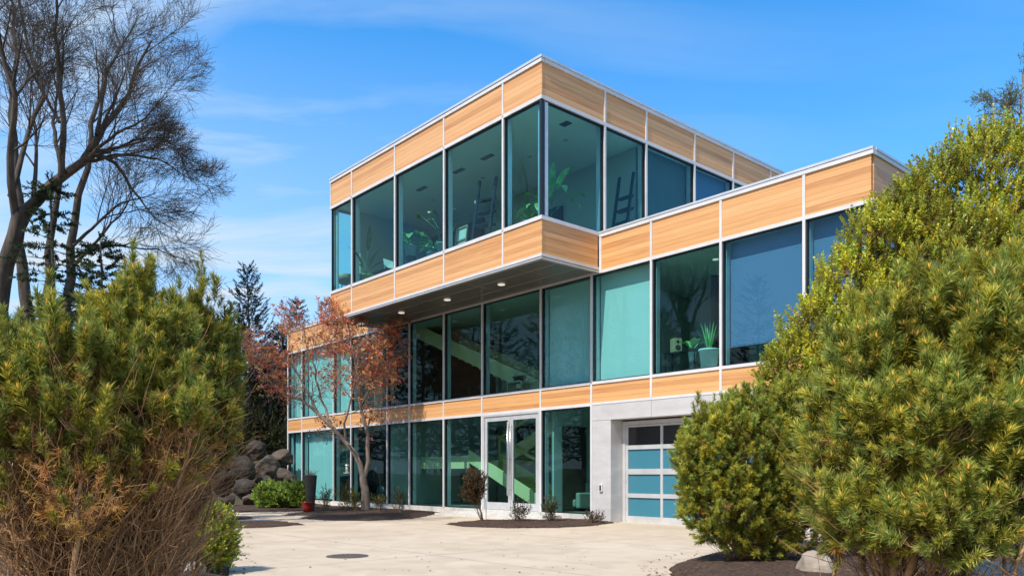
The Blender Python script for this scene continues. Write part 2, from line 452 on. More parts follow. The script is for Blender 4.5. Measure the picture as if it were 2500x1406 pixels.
# whiter haze in the half of the sky around the sun
yr = N(W_, 'ShaderNodeMapRange'); yr.inputs['From Min'].default_value = .05; yr.inputs['From Max'].default_value = -.8; yr.inputs['To Min'].default_value = 0; yr.inputs['To Max'].default_value = .7
nt.links.new(sp.outputs['Y'], yr.inputs['Value'])
mx2 = N(W_, 'ShaderNodeMixRGB'); mx2.inputs[2].default_value = (7.6, 7.4, 7.2, 1); nt.links.new(yr.outputs[0], mx2.inputs[0]); nt.links.new(mxs.outputs[0], mx2.inputs[1])
nt.links.new(mx2.outputs[0], bg.inputs['Color'])
bg.inputs['Strength'].default_value = .1

sd = bpy.data.lights.new('sun', 'SUN'); sd.energy = 5.0; sd.angle = R(.53); sd.color = (1, .91, .77)
so = bpy.data.objects.new('sun', sd); col.objects.link(so); so.rotation_euler = sunv.to_track_quat('Z', 'Y').to_euler()

cd = bpy.data.cameras.new('camera'); cd.sensor_width = 36; cd.lens = F / 2500 * 36; cd.shift_y = (HY - 703) / 2500; cd.clip_end = 3000; cd.clip_start = .1
co = bpy.data.objects.new('camera', cd); col.objects.link(co); co.location = (0, 0, CAMH); co.rotation_euler = (math.pi / 2, 0, 0)
scene.camera = co
scene.view_settings.view_transform = 'Standard'; scene.view_settings.look = 'None'; scene.view_settings.exposure = 0
scene.render.engine = 'CYCLES'
scene.cycles.transparent_max_bounces = 16; scene.cycles.max_bounces = 8; scene.cycles.diffuse_bounces = 4
scene.cycles.sample_clamp_indirect = 6; scene.cycles.caustics_reflective = False
# ================================================================== THE HOUSE
house = empty('modern_house', tuple(ab2w(A0, B0)), math.atan2(-UA[1], -UA[0]))
tag(house, 'three storey modern house of teal glass, cedar boards and white metal frames', 'house')


class Plane:
    """u runs along the wall, w goes inward, z up; box()/pt() give house-local coordinates"""
    def __init__(s, kind, off): s.k = kind; s.o = off

    def pt(s, u, w, z):
        if s.k == 'front': a, b = u, s.o + w
        elif s.k == 'right': a, b = s.o + w, u
        else: a, b = s.o - w, u          # left side wall
        return (A0 - a, b - B0, z)

    def box(s, mb, u0, u1, w0, w1, z0, z1):
        p = s.pt(u0, w0, z0); q = s.pt(u1, w1, z1)
        return mb.box(p[0], q[0], p[1], q[1], p[2], q[2])


P0 = Plane('front', B0); PX = Plane('front', B1); PR = Plane('right', A1); PL = Plane('left', 29.881)
PRL = Plane('right', 8.263); PLL = Plane('left', 39.372)
MW = .038   # half width of a mullion


def panel(pl, u0, u1, z0, z1, par=house):
    u0, u1 = min(u0, u1), max(u0, u1)
    pl.box(MB(), u0, u1, 0, .05, z0, z1)
    mb = MB(); pl.box(mb, u0 + MW, u1 - MW, .012, .06, z0, z1)
    mb.build('wood_panel', M['wood'], par)


def mullion(pl, u, z0, z1, hw=MW, w0=-.02, m='white'):
    mb = MB(); pl.box(mb, u - hw, u + hw, w0, .12, z0, z1); mb.build('mullion', M[m], house)


def rail(pl, u0, u1, z0, z1, w0=-.012, m='white', name='rail'):
    mb = MB(); pl.box(mb, u0, u1, w0, .115, z0, z1); return mb.build(name, M[m], house)


def window(pl, u0, u1, z0, z1, blind=None, lo=MW, hi=MW, blind_z=None):
    """frame ring of black gasket > pane (> blind)"""
    u0, u1 = min(u0, u1) + lo, max(u0, u1) - hi
    mb = MB(); g = .035
    pl.box(mb, u0, u0 + g, .03, .14, z0, z1); pl.box(mb, u1 - g, u1, .03, .14, z0, z1)
    pl.box(mb, u0 + g, u1 - g, .03, .14, z0, z0 + g); pl.box(mb, u0 + g, u1 - g, .03, .14, z1 - g, z1)
    # inner aluminium depth of the frame, set behind
    f = mb.build('window', M['gasket'], house)
    q = MB(); q.quad(pl.pt(u0 + g, .06, z0 + g), pl.pt(u1 - g, .06, z0 + g), pl.pt(u1 - g, .06, z1 - g), pl.pt(u0 + g, .06, z1 - g))
    q.build('pane', M['glass'], f)
    for ua_ in (u0, u1 - .05):
        fr = MB(); pl.box(fr, ua_, ua_ + .05, .145, .30, z0, z1); fr.build('inner_mullion', M['alu'], f)
    if blind:
        b = MB(); zb = z0 + .06 if blind_z is None else blind_z
        if blind in ('blind', 'darkblind'):
            n = 14
            for i in range(n):
                ua, ub = u0 + .06 + (u1 - u0 - .12) * i / n, u0 + .06 + (u1 - u0 - .12) * (i + 1) / n
                wa, wb = .34 + .008 * math.sin(i * 1.7), .34 + .008 * math.sin((i + 1) * 1.7)
                b.quad(pl.pt(ua, wa, zb), pl.pt(ub, wb, zb), pl.pt(ub, .34, z1), pl.pt(ua, .34, z1))
            pl.box(b, u0 + .06, u1 - .06, .33, .355, zb - .03, zb)
            b.build('roller_blind', M[blind], f)
        elif blind == 'venetian':
            z = zb
            while z < z1 - .02:
                b.quad(pl.pt(u0 + .06, .32, z - .004), pl.pt(u1 - .06, .32, z - .004), pl.pt(u1 - .06, (.3235), z + .0635), pl.pt(u0 + .06, .3235, z + .0635)); z += .066
            pl.box(b, u0 + .06, u1 - .06, .29, .34, zb - .05, zb - .02)
            b.build('venetian_blind', M['venetian'], f)
        elif blind == 'curtain':
            n = 70
            for i in range(n):
                ua, ub = u0 + .06 + (u1 - u0 - .12) * i / n, u0 + .06 + (u1 - u0 - .12) * (i + 1) / n
                wv = lambda u: .38 + .035 * math.sin(u * 26) + .015 * math.sin(u * 9.3)
                b.quad(pl.pt(ua, wv(ua), zb), pl.pt(ub, wv(ub), zb), pl.pt(ub, wv(ub), z1), pl.pt(ua, wv(ua), z1))
            b.build('curtain', M['blind'], f, smooth=True)
    return f


C0 = [39.372, 37.690, 34.324, 32.622, 29.473, 27.734, 25.279, 22.838, 19.631, 17.249, 14.822, 12.407, 9.974, 8.263]
# ---- front facade: ground floor
gblind = {0: 'curtain', 1: 'curtain', 2: None}
for i in range(9):
    if i == 7: continue
    window(P0, C0[i], C0[i + 1], .22, 3.70, gblind.get(i), hi=MW if i else .12)
# ---- second floor
sblind = {0: 'curtain', 1: 'curtain', 2: 'curtain', 8: 'blind', 9: 'blind', 11: 'venetian', 12: 'venetian'}
for i in range(13):
    window(P0, C0[i], C0[i + 1], 4.47, 7.89, sblind.get(i), lo=.08 if i == 12 else MW, hi=MW if i else .12, blind_z=5.05 if i == 11 else None)
    panel(P0, C0[i], C0[i + 1], 3.80, 4.385)
    z1 = 9.03
    if C0[i + 1] > 29.9:
        panel(P0, C0[i], C0[i + 1], 7.98, z1)
# parapet boards either side of the box
panel(P0, 32.622, 29.473 + .35, 7.98, 9.03)
ub = [A1 - .0, 14.822, 12.407, 9.974, 8.263]
for i in range(4): panel(P0, ub[i], ub[i + 1], 7.98, 9.03)
# mullions
for i, a in enumerate(C0):
    top = 9.03 if (a > 30 or a < 16.9) else 7.89
    if i in (0, len(C0) - 1): continue
    mullion(P0, a, 0.2 if a > 17 else 3.80, top)
mullion(P0, A1 - .06, 7.9, 9.03, .05)
# corner posts
mullion(P0, 39.372 - .05, .2, 9.03, .05); mullion(P0, 8.263 + .04, 4.47, 7.89, .04, m='gasket')
# rails
L_, R_ = 39.372, 8.263
rail(P0, L_, 17.2, 3.70, 3.80); rail(P0, 17.2, R_, 3.725, 3.80)
rail(P0, L_, R_, 4.385, 4.47, -.02)
rail(P0, L_, A1 - .11, 7.89, 7.98); rail(P0, A1 - .11, R_, 7.885, 7.98, -.016)
for u0, u1 in ((39.40, 29.95), (A1, 8.235)):
    rail(P0, u0, u1, 9.03, 9.135, -.03, name='parapet_cap'); rail(P0, u0, u1, 9.14, 9.20, -.045, 'alu', name='parapet_flashing')
# right end of the low wing
for u0, u1 in ((B0 + .07, 20.6), (20.6, 23.2), (23.2, 26), (26, 29)):
    panel(PRL, u0, u1, 7.98, 9.03)
    window(PRL, u0, u1, 4.47, 7.89, 'blind'); panel(PRL, u0, u1, 3.8, 4.385)
    mullion(PRL, u1, 3.8, 9.03)
rail(PRL, B0 + .12, 29, 9.03, 9.135, -.03, name='parapet_cap'); rail(PRL, B0 + .12, 29, 9.14, 9.20, -.045, 'alu', name='parapet_flashing')
rail(PRL, B0 + .12, 29, 7.885, 7.98, -.016); rail(PRL, B0 + .12, 29, 4.385, 4.47, -.02); rail(PRL, B0 + .12, 29, 3.725, 3.80, -.012)
# left end of the low wing
for u0, u1 in ((B0 + .13, 21), (21, 24), (24, 27), (27, 29)):
    panel(PLL, u0, u1, 7.98, 9.03); panel(PLL, u0, u1, 3.8, 4.385)
    window(PLL, u0, u1, 4.47, 7.89, 'blind'); window(PLL, u0, u1, .22, 3.70, None)
    mullion(PLL, u1, .2, 9.03)
for z0, z1 in ((3.70, 3.80), (4.385, 4.47), (7.89, 7.98), (9.03, 9.19)): rail(PLL, B0 + .13, 29, z0, z1)

# ---- the projecting top storey
CB = [29.881, 28.097, 24.903, 21.800, 18.674, 16.912]
for i in range(5):
    window(PX, CB[i], CB[i + 1], 9.20, 12.66, None, lo=.03 if i == 4 else MW, hi=MW if i else .03)
    panel(PX, CB[i], CB[i + 1] - (MW if i == 4 else 0), 8.07, 9.085); panel(PX, CB[i], CB[i + 1] - (MW if i == 4 else 0), 12.77, 13.76)
for a in CB[1:-1]: mullion(PX, a, 8.07, 13.76)
mullion(PX, 29.881 - .025, 8.07, 9.085, .025); mullion(PX, 29.881 - .025, 12.77, 13.76, .025)
for z0, z1, w0, m, nm in ((7.985, 8.07, -.02, 'white', 'rail'), (9.085, 9.20, -.02, 'white', 'rail'), (12.66, 12.77, -.02, 'white', 'rail'), (13.76, 13.875, -.03, 'white', 'parapet_cap'), (13.88, 13.95, -.05, 'alu', 'parapet_flashing')):
    rail(PX, 29.91, A1 - (.02 if m == 'white' else .045), z0, z1, w0, m, nm)
# dark shadow gap and drip edge under the box
rail(PX, 29.9, A1 - .005, 7.96, 7.985, .0, 'gasket', 'shadow_gap'); rail(PX, 29.91, A1 - .015, 7.92, 7.96, -.015, 'alu', 'drip_edge')
CS = [15.931, 18.724, 20.794, 23.517, 25.966, 28.619, 31.3]
sbl = [None, None, 'darkblind', 'venetian', 'blind', 'blind']
for i in range(6):
    window(PR, CS[i], CS[i + 1], 9.20, 12.66, sbl[i], lo=.14 if i == 0 else MW)
    panel(PR, CS[i] + (.01 if i == 0 else 0), CS[i + 1], 12.77, 13.76)
panel(PR, CS[0] + .01, B0 - .02, 8.07, 9.085)
for b in CS[1:]: mullion(PR, b, 9.2, 13.76, MW if b < 31 else .05)
for z0, z1, w0, m, nm in ((9.085, 9.20, -.018, 'white', 'rail'), (12.66, 12.77, -.018, 'white', 'rail'), (13.76, 13.875, -.028, 'white', 'parapet_cap'), (13.88, 13.95, -.048, 'alu', 'parapet_flashing')):
    rail(PR, B1 + .12, 31.3, z0, z1, w0, m, nm)
rail(PR, B1 + .12, B0 - .02, 7.985, 8.07, -.018)
rail(PR, B1 + .12, B0 - .02, 7.96, 7.985, .002, 'gasket', 'shadow_gap'); rail(PR, B1 + .12, B0 - .02, 7.92, 7.96, -.013, 'alu', 'drip_edge')
# glass corner: slim dark post
mb = MB(); mb.box(A0 - A1 - .09, A0 - A1 + .002, B1 - B0 - .002, B1 - B0 + .09, 9.20, 12.66); mb.build('corner_post', M['gasket'], house)
# left side of the box
for u0, u1 in ((B1 + .13, 18.7), (18.7, 21.5), (21.5, 24.5)):
    window(PL, u0, u1, 9.20, 12.66); panel(PL, u0, u1, 12.77, 13.76); panel(PL, u0, u1, 8.07, 9.085); mullion(PL, u1, 8.07, 13.76)
for z0, z1 in ((7.92, 8.07), (9.085, 9.20), (12.66, 12.77), (13.76, 13.94)): rail(PL, B1 + .12, 31, z0, z1)
# plain back part of left side
mb = MB(); PL.box(mb, 24.6, 31, .02, .25, 8.07, 13.76); mb.build('side_wall', M['fascia'], house)

# soffit with seams and downlights
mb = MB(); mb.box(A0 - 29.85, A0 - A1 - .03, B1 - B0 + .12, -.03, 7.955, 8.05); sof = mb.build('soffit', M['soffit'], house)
sm = MB()
for b in (B1 + .85, B1 + 1.75): sm.box(A0 - 29.85, A0 - A1 - .03, b - B0 - .008, b - B0 + .008, 7.949, 7.9545)
for a in (27.0, 24.0, 21.0, 18.4): sm.box(A0 - a - .008, A0 - a + .008, B1 - B0 + .14, -.05, 7.9445, 7.9485)
sm.build('panel_seam', M['seam'], sof)
for px, py in ((1224, 694), (1092, 732), (980, 764), (884, 792)):
    a, Y = on_b(px, B1 + 1.25)
    d = MB(); d.lathe([(.125, 0), (.125, .012), (.10, .02)], 20, (A0 - a, B1 + 1.25 - B0, 7.925)); d.build('downlight', M['lamp'], sof)

# ---- floor slabs, roofs, interior
def hb(name, a0, a1, b0, b1, z0, z1, m='int', par=house):
    mb = MB(); mb.box(A0 - a0, A0 - a1, b0 - B0, b1 - B0, z0, z1); return mb.build(name, M[m], par)
BK = 29.0
hb('floor_slab', 39.3, 17.3, B0 + .15, BK, .05, .2, 'floor')
hb('floor_slab', 39.3, 29.5, B0 + .15, BK, 3.82, 4.38, 'int')
hb('floor_slab', 29.5, 19.7, B0 + .15, B0 + 1.05, 3.82, 4.38, 'int')
hb('floor_slab', 29.5, 19.7, B0 + 5, BK, 3.82, 4.38, 'int')
hb('floor_slab', 19.7, 8.35, B0 + .15, BK, 3.82, 4.38, 'int')
hb('ceiling', 39.3, 8.35, B0 + .15, BK, 7.93, 8.2)
hb('roof', 39.3, 29.95, B0 + .13, BK, 8.6, 8.95, 'roof'); hb('roof', A1 - .02, 8.35, B0 + .13, BK, 8.6, 8.95, 'roof')
hb('floor_slab', 29.8, A1 + .15, B1 + .15, 31.2, 8.45, 9.14, 'floor')
hb('ceiling', 29.8, A1 + .08, B1 + .15, 31.2, 12.72, 13.1, 'ceil')
hb('roof', 29.83, A1 + .1, B1 + .13, 31.2, 13.4, 13.78, 'roof')
hb('ceiling', 29.5, 17.3, B0 + 5.02, BK - .02, 3.76, 3.81)
# walls
hb('interior_wall', 29.4, 17.4, B0 + 6.2, B0 + 6.35, 4.4, 7.92)
hb('interior_wall', 29.4, 17.4, B0 + 6.3, B0 + 6.45, .2, 3.75)
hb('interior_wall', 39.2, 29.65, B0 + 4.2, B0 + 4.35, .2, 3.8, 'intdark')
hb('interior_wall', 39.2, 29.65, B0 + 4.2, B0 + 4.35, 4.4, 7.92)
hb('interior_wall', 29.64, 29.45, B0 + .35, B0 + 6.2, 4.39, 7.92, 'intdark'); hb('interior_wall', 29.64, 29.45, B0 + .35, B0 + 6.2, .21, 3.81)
hb('interior_wall', 17.33, 17.18, B0 + .4, BK, 4.39, 7.92); hb('interior_wall', 17.24, 17.08, B0 + .62, BK, .0, 3.81)
hb('interior_wall', 17.1, 8.4, B0 + 5.0, B0 + 5.15, 4.39, 7.92)
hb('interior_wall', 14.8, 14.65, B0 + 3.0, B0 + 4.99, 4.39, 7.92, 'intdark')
hb('interior_wall', 29.6, A1 + .5, 20.83, 20.95, 9.15, 12.71)
hb('interior_wall', 29.6, 29.48, B1 + 1.2, 20.8, 9.15, 12.71)
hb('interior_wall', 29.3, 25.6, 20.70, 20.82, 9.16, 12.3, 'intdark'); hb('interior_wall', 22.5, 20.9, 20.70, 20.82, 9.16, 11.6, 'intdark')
hb('interior_wall', 39.3, 8.35, BK, BK + .2, .0, 9.2, 'fascia'); hb('interior_wall', 29.8, A1 + .05, 31.25, 31.45, 9.2, 13.7, 'fascia')
for a0, a1 in ((19.2, 18.6), (18.35, 17.6)):
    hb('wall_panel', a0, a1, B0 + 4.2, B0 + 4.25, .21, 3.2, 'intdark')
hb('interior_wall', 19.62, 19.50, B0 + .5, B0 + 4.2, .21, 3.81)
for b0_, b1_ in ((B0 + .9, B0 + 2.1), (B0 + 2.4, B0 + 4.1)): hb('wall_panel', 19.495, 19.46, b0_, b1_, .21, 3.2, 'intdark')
hb('interior_wall', 19.63, 17.3, B0 + 4.26, B0 + 4.4, .2, 3.81)
# ceiling vents upstairs
for px in (1030, 1120, 1190): 
    a, Y = on_b(px, B1 + 1.6)
    hb('ceiling_vent', a + .3, a - .3, B1 + 1.5, B1 + 1.7, 12.70, 12.715, 'intdark')
hb('ceiling_vent', 17.9, 17.55, B1 + 1.7, B1 + 1.95, 12.70, 12.715, 'intdark')
for a in (18.6, 20.4, 23.0, 26.2):
    d = MB(); d.lathe([(.09, 0), (.09, .012)], 16, (A0 - a, B1 + 2.7 - B0, 12.70)); d.build('downlight', M['int'], house)
for a in (13.6, 11.5):
    d = MB(); d.lathe([(.09, 0), (.09, .012)], 16, (A0 - a, 1.5, 7.91)); d.build('downlight', M['lamp'], house)

# plinth + entrance steps
hb('plinth', 39.35, 17.3, B0 + .0, B0 + .14, -.02, .215, 'plinth')
hb('step', 23.6, 18.6, B0 - .9, B0 - .03, -.02, .145, 'plinth')
hb('step', 24.0, 18.2, B0 - 1.35, B0 - .92, -.02, .075, 'plinth')

# entrance doors
def door(a0, a1, hinge_left):
    z0, z1 = .225, 3.63
    mb = MB(); w = .13
    P0.box(mb, a0, a0 - w, .02, .08, z0, z1); P0.box(mb, a1, a1 + w, .02, .08, z0, z1)
    P0.box(mb, a0 - w, a1 + w, .02, .08, z0, z0 + .26); P0.box(mb, a0 - w, a1 + w, .02, .08, z1 - .17, z1)
    d = mb.build('door', M['alu'], house, bevel=.004)
    q = MB(); q.quad(P0.pt(a0 - w, .05, z0 + .26), P0.pt(a1 + w, .05, z0 + .26), P0.pt(a1 + w, .05, z1 - .17), P0.pt(a0 - w, .05, z1 - .17)); q.build('pane', M['glass'], d)
    ah = a1 + .07 if hinge_left else a0 - .07
    h = MB(); p = P0.pt(ah, -.07, 0)
    h.tube([(p[0], p[1], .75), (p[0], p[1], 3.4)], .02, 10)
    for z in (.95, 2.05, 3.2): h.tube([(p[0], p[1], z), (p[0], p[1] + .09, z)], .012, 8)
    h.build('handle', M['steel'], d, smooth=True)
am = (22.838 + 19.631) / 2
mb = MB(); P0.box(mb, 22.838 - MW, 22.838 - .13, -.01, .13, .2, 3.7); P0.box(mb, 19.631 + MW, 19.631 + .13, -.01, .13, .2, 3.7); P0.box(mb, 22.838 - .13, 19.631 + .13, -.01, .13, 3.635, 3.7)
mb.build('door_frame', M['alu'], house)
door(22.838 - .14, am + .006, True); door(am - .006, 19.631 + .14, False)

# metal clad garage front
hb('fascia_panel', 17.249, 14.825, B0 + .0, B0 + .5, 3.225, 3.722, 'fascia'); hb('fascia_panel', 14.815, 12.0, B0 + .0, B0 + .5, 3.225, 3.722, 'fascia'); hb('fascia_panel', 11.99, 8.27, B0 + .0, B0 + .5, 3.225, 3.722, 'fascia')
col_ = hb('clad_column', 17.249, 16.43, B0 + .005, B0 + .6, .0, 3.215, 'fascia')
hb('clad_column', 10.3, 8.27, B0 + .005, B0 + .6, .0, 3.215, 'fascia')
GB = B0 + .545
mb = MB(); PG = Plane('front', GB)
PG.box(mb, 16.42, 16.30, .0, .12, 0, 3.18); PG.box(mb, 10.42, 10.31, .0, .12, 0, 3.18); PG.box(mb, 16.30, 10.42, .0, .12, 3.06, 3.18)
mb.build('garage_frame', M['alu'], house)
gd = MB(); zr_ = [(.0, .2), (.78, .91), (1.51, 1.68), (2.29, 2.42), (2.99, 3.05)]
for z0, z1 in zr_: PG.box(gd, 16.29, 10.43, .03, .10, z0, z1)
av = [16.29, 14.93, 13.47, 12.01, 10.55]
for i, a in enumerate([16.26, 14.89, 13.42, 11.95, 10.48]): PG.box(gd, a + .045, a - .045, .031, .099, .001, 3.049)
g = gd.build('garage_door', M['alu'], house)
for r_ in range(4):
    for c_ in range(4):
        q = MB(); ax = [16.26, 14.89, 13.42, 11.95, 10.48]
        q.quad(PG.pt(ax[c_], .07, zr_[r_][1] - .01), PG.pt(ax[c_ + 1], .07, zr_[r_][1] - .01), PG.pt(ax[c_ + 1], .07, zr_[r_ + 1][0] + .01), PG.pt(ax[c_], .07, zr_[r_ + 1][0] + .01))
        q.build('pane', M['garagedark' if r_ == 3 else 'garage'], g)
mb = MB(); PRL.box(mb, B0 + .62, 29, .02, .25, 0, 3.72); mb.build('side_wall', M['fascia'], house)
# wall lamp box on the column
p_, Y_ = on_b(1468, B0)
z_ = CAMH + (HY - 1190) / F * Y_
mb = MB(); P0.box(mb, p_ + .07, p_ - .07, -.05, .004, z_ - .12, z_ + .12)
wl = mb.build('wall_lamp', M['white'], house, bevel=.008)
mb = MB(); P0.box(mb, p_ + .035, p_ - .035, -.056, -.049, z_ - .09, z_ + .08); mb.build('lens', M['keypad'], wl)

# staircase inside
st = MB(); n = 12
f1a, f1b = 25.2, 20.7
for k in range(n):
    a = f1b + (f1a - f1b) * k / n; z = .2 + 1.9 * (k + 1) / n
    st.box(A0 - a, A0 - (a + (f1a - f1b) / n), 1.3, 2.8, z - .16, z)
st.box(A0 - 25.2, A0 - 28.6, 1.3, 4.4, 1.95, 2.1)
for k in range(13):
    a = 25.2 - 5.3 * k / 13; z = 2.1 + 2.25 * (k + 1) / 13
    st.box(A0 - a, A0 - (a - 5.3 / 13), 2.95, 4.4, z - .17, z)
for k in range(18):
    a = 21 + 8.2 * k / 18; z = 4.4 + 3.4 * (k + 1) / 18
    st.box(A0 - a, A0 - (a + 8.2 / 18), 1.3, 2.7, z - .17, z)
stair = st.build('staircase', M['rail'], house)
def slab(p, q, y0, y1, h, name='stringer', m='stair'):
    mb = MB(); (a0, z0), (a1, z1) = p, q
    v = [(A0 - a0, y0, z0), (A0 - a1, y0, z1), (A0 - a1, y0, z1 + h), (A0 - a0, y0, z0 + h), (A0 - a0, y1, z0), (A0 - a1, y1, z1), (A0 - a1, y1, z1 + h), (A0 - a0, y1, z0 + h)]
    mb.add(v, [(0, 3, 2, 1), (4, 5, 6, 7), (0, 1, 5, 4), (1, 2, 6, 5), (2, 3, 7, 6), (3, 0, 4, 7)]); return mb.build(name, M[m], stair)
slab((20.4, -.05), (25.2, 2.0), 1.2, 1.295, .52); slab((25.2, 1.75), (28.6, 1.75), 1.2, 1.29, .52)
slab((20.4, .1), (25.2, 2.05), 2.81, 2.87, .35, m='rail')
slab((25.2, 1.75), (19.7, 4.1), 2.88, 2.94, .55); slab((25.2, 1.8), (19.7, 4.15), 4.41, 4.48, .5)
slab((20.6, 4.2), (29.3, 7.7), 1.2, 1.28, .6); slab((20.6, 4.2), (29.3, 7.7), 2.71, 2.79, .6)
slab((20.6, 1.05), (25.2, 3.0), 2.80, 2.86, .12, 'stair_railing', 'rail'); slab((25.2, 3.0), (19.9, 5.2), 2.88, 2.94, .12, 'stair_railing', 'rail')
for a, z0, z1 in ((20.6, .2, 1.1), (22.9, 1.2, 2.05), (25.15, 2.1, 3.1)):
    mb = MB(); mb.box(A0 - a - .04, A0 - a + .04, 2.80, 2.86, z0, z1); mb.build('post', M['rail'], stair)
# striped artwork panel behind the stairs
art = empty('striped_wall_hanging', tuple(ab2w(25.2, B0 + 6.12, 0)), math.atan2(-UA[1], -UA[0]))
tag(art, 'long dark wall hanging with vertical stripes, seen behind the stairs', 'wall art')
mb = MB(); mb.box(-2.6, 2.6, 0, .05, 3.0, 4.9); mb.build('backing', M['black'], art)
for k in range(14):
    mb = MB(); x = -2.45 + k * .36; mb.box(x, x + .17, -.012, -.002, 3.1, 4.8); mb.build('stripe', M['bluepot' if k % 3 else 'intdark'], art)
# ================================================================== GROUND
def flat_poly(name, pts, z, m, kind='structure'):
    me = bpy.data.meshes.new(name); me.from_pydata([(float(p[0]), float(p[1]), z) for p in pts], [], [tuple(range(len(pts)))]); me.update()
    return tag(link_mesh(name, me, M[m]), kind=kind)

# ground sheet to the horizon, rising into a wooded bank on the left behind the house
xs = np.concatenate([np.linspace(-900, -70, 12), np.linspace(-60, 40, 101), np.linspace(50, 900, 12)])
ys = np.concatenate([np.linspace(-300, -20, 8), np.linspace(-15, 95, 111), np.linspace(105, 1200, 16)])
GX, GY = np.meshgrid(xs, ys, indexing='ij')
def bank(x, y):
    h = 4.2 * np.clip((y - (40.5 + (x + 13) * -.35)) / 14, 0, 1) * np.clip((-x - 4) / 6, 0, 1)
    # the left bed rises behind the pines
    h2 = 2.3 * np.clip((-x - 8.2 - .0 * y) / 4.5, 0, 1) * np.clip((y - 9) / 4, 0, 1) * np.clip((36 - y) / 8, 0, 1) * 0.8
    h2 = np.where((x < -8.2), h2, 0)
    return np.maximum(h, h2 * np.clip((-.62 * y + 1.5 - x) / 3, 0, 1))
GZ = bank(GX, GY) - .012
n0, n1 = GX.shape
idx = np.arange(n0 * n1).reshape(n0, n1)
Q = np.stack([idx[:-1, :-1], idx[1:, :-1], idx[1:, 1:], idx[:-1, 1:]], -1).reshape(-1, 4)
tag(np_mesh('ground', np.stack([GX, GY, GZ], -1).reshape(-1, 3), Q, None, M['grass'], smooth=True), kind='structure')
def gz(x, y): return float(bank(np.array(float(x)), np.array(float(y)))) - .012

e = [gnd(558, 1406), gnd(566, 1340), gnd(574, 1300)]
drive = [(-2.2, -12), (2.6, -12), (2.3, 9), (4.6, 14.2), (7.4, 15.6), tuple(ab2w(9, B0 - 1.2)[:2]), tuple(ab2w(9, B0 + 2)[:2]), tuple(ab2w(41, B0 + .05)[:2])]
pl_ = gnd(480, 1241); pl2 = gnd(360, 1262)
drive += [tuple(pl_[:2]), tuple(pl2[:2]), tuple(gnd(500, 1296)[:2])] + [tuple(p[:2]) for p in reversed(e)]
flat_poly('driveway', drive, .0, 'concrete')


def bed(name, pts, label=None, h=.05, z=.004, chips=0, jit=.05):
    """mounded mulch bed inside a star-shaped outline"""
    pts = np.array([p[:2] for p in pts]); out = []
    for i in range(len(pts)):
        a, b = pts[i], pts[(i + 1) % len(pts)]; L_ = np.linalg.norm(b - a); n = max(1, int(L_ / .25))
        for k in range(n): out.append(a + (b - a) * k / n + rng.normal(0, jit, 2))
    out = np.array(out); c = out.mean(0); V = []; n = len(out)
    for s, hh in ((1, 0), (.93, .6), (.7, .85), (.4, 1)):
        q = c + (out - c) * s; V += [(x, y, z + hh * h + (rng.random() * .02 if s < 1 else 0)) for x, y in q]
    V.append((c[0], c[1], z + h)); V = np.array(V)
    Fq = []
    for r in range(3):
        for i in range(n):
            j = (i + 1) % n; Fq.append((r * n + i, r * n + j, (r + 1) * n + j, (r + 1) * n + i))
    me = bpy.data.meshes.new(name); fs = Fq + [(3 * n + i, 3 * n + (i + 1) % n, 4 * n) for i in range(n)]
    vs = [tuple(v) for v in V]
    for _ in range(chips):
        s = math.sqrt(random.random()) * 1.07; q = c + (out[random.randrange(n)] - c) * s
        ang = random.random() * 6.28; l, w_ = random.uniform(.02, .05), random.uniform(.008, .016)
        zz = z + h * (1 if s < .5 else max(0, 1.2 - s)) + random.uniform(.008, .03) if s < 1 else .016; d = np.array([math.cos(ang), math.sin(ang)]) * l; e_ = np.array([-math.sin(ang), math.cos(ang)]) * w_
        b0_ = len(vs); t = random.uniform(-.012, .012)
        for p, dz in ((q - d - e_, -t), (q + d - e_, t), (q + d + e_, t), (q - d + e_, -t)): vs.append((p[0], p[1], zz + dz))
        fs.append((b0_, b0_ + 1, b0_ + 2, b0_ + 3))
    me.from_pydata(vs, [], fs); me.update()
    return tag(link_mesh(name, me, M['mulch']), kind='structure')

fr = lambda a, off=.02: ab2w(a, B0 - off)
bed('mulch_bed', [fr(33.5, .4), fr(28.0, .05), fr(25.5, .1), gnd(1075, 1252), gnd(1010, 1266), gnd(900, 1271), gnd(800, 1270), gnd(730, 1265), gnd(770, 1259), gnd(690, 1257), gnd(740, 1250)], chips=900)
bed('mulch_bed', [gnd(540, 1251), gnd(640, 1250), gnd(765, 1247), fr(33.5, .4), fr(37, .05), fr(40, .0), gnd(620, 1233), gnd(540, 1236)], chips=500, h=.08)
bed('mulch_bed', [gnd(530, 1282), gnd(575, 1289), gnd(660, 1287), gnd(738, 1281), gnd(690, 1273), gnd(600, 1274), gnd(530, 1274)], chips=300)
bed('mulch_bed', [gnd(530, 1270), gnd(570, 1270), gnd(622, 1265), gnd(590, 1262), gnd(530, 1262)], chips=120)
isl = [gnd(1085 + 0, 1279), gnd(1130, 1285), gnd(1240, 1289), gnd(1360, 1288), gnd(1440, 1284), gnd(1500, 1276), gnd(1490, 1270), gnd(1400, 1268), gnd(1280, 1269), gnd(1180, 1271)]
bed('mulch_bed', isl, chips=700, h=.06, jit=.02)
rb = [gnd(1635, 1392), gnd(1640, 1380), gnd(1680, 1366), gnd(1760, 1352), gnd(1900, 1338), (9.8, 16.6), (15, 14), (16, 3), (3.4, 3), (2.0, 9.0)]
bed('mulch_bed', rb, chips=3500, h=.28, jit=.03)
lb = [gnd(558, 1406), gnd(566, 1345), gnd(572, 1302), gnd(540, 1295), gnd(440, 1290), (-16, 19), (-16, 4), (-2.6, 3), (-3.0, 8)]
bed('mulch_bed', lb, chips=3500, h=.16, jit=.03)

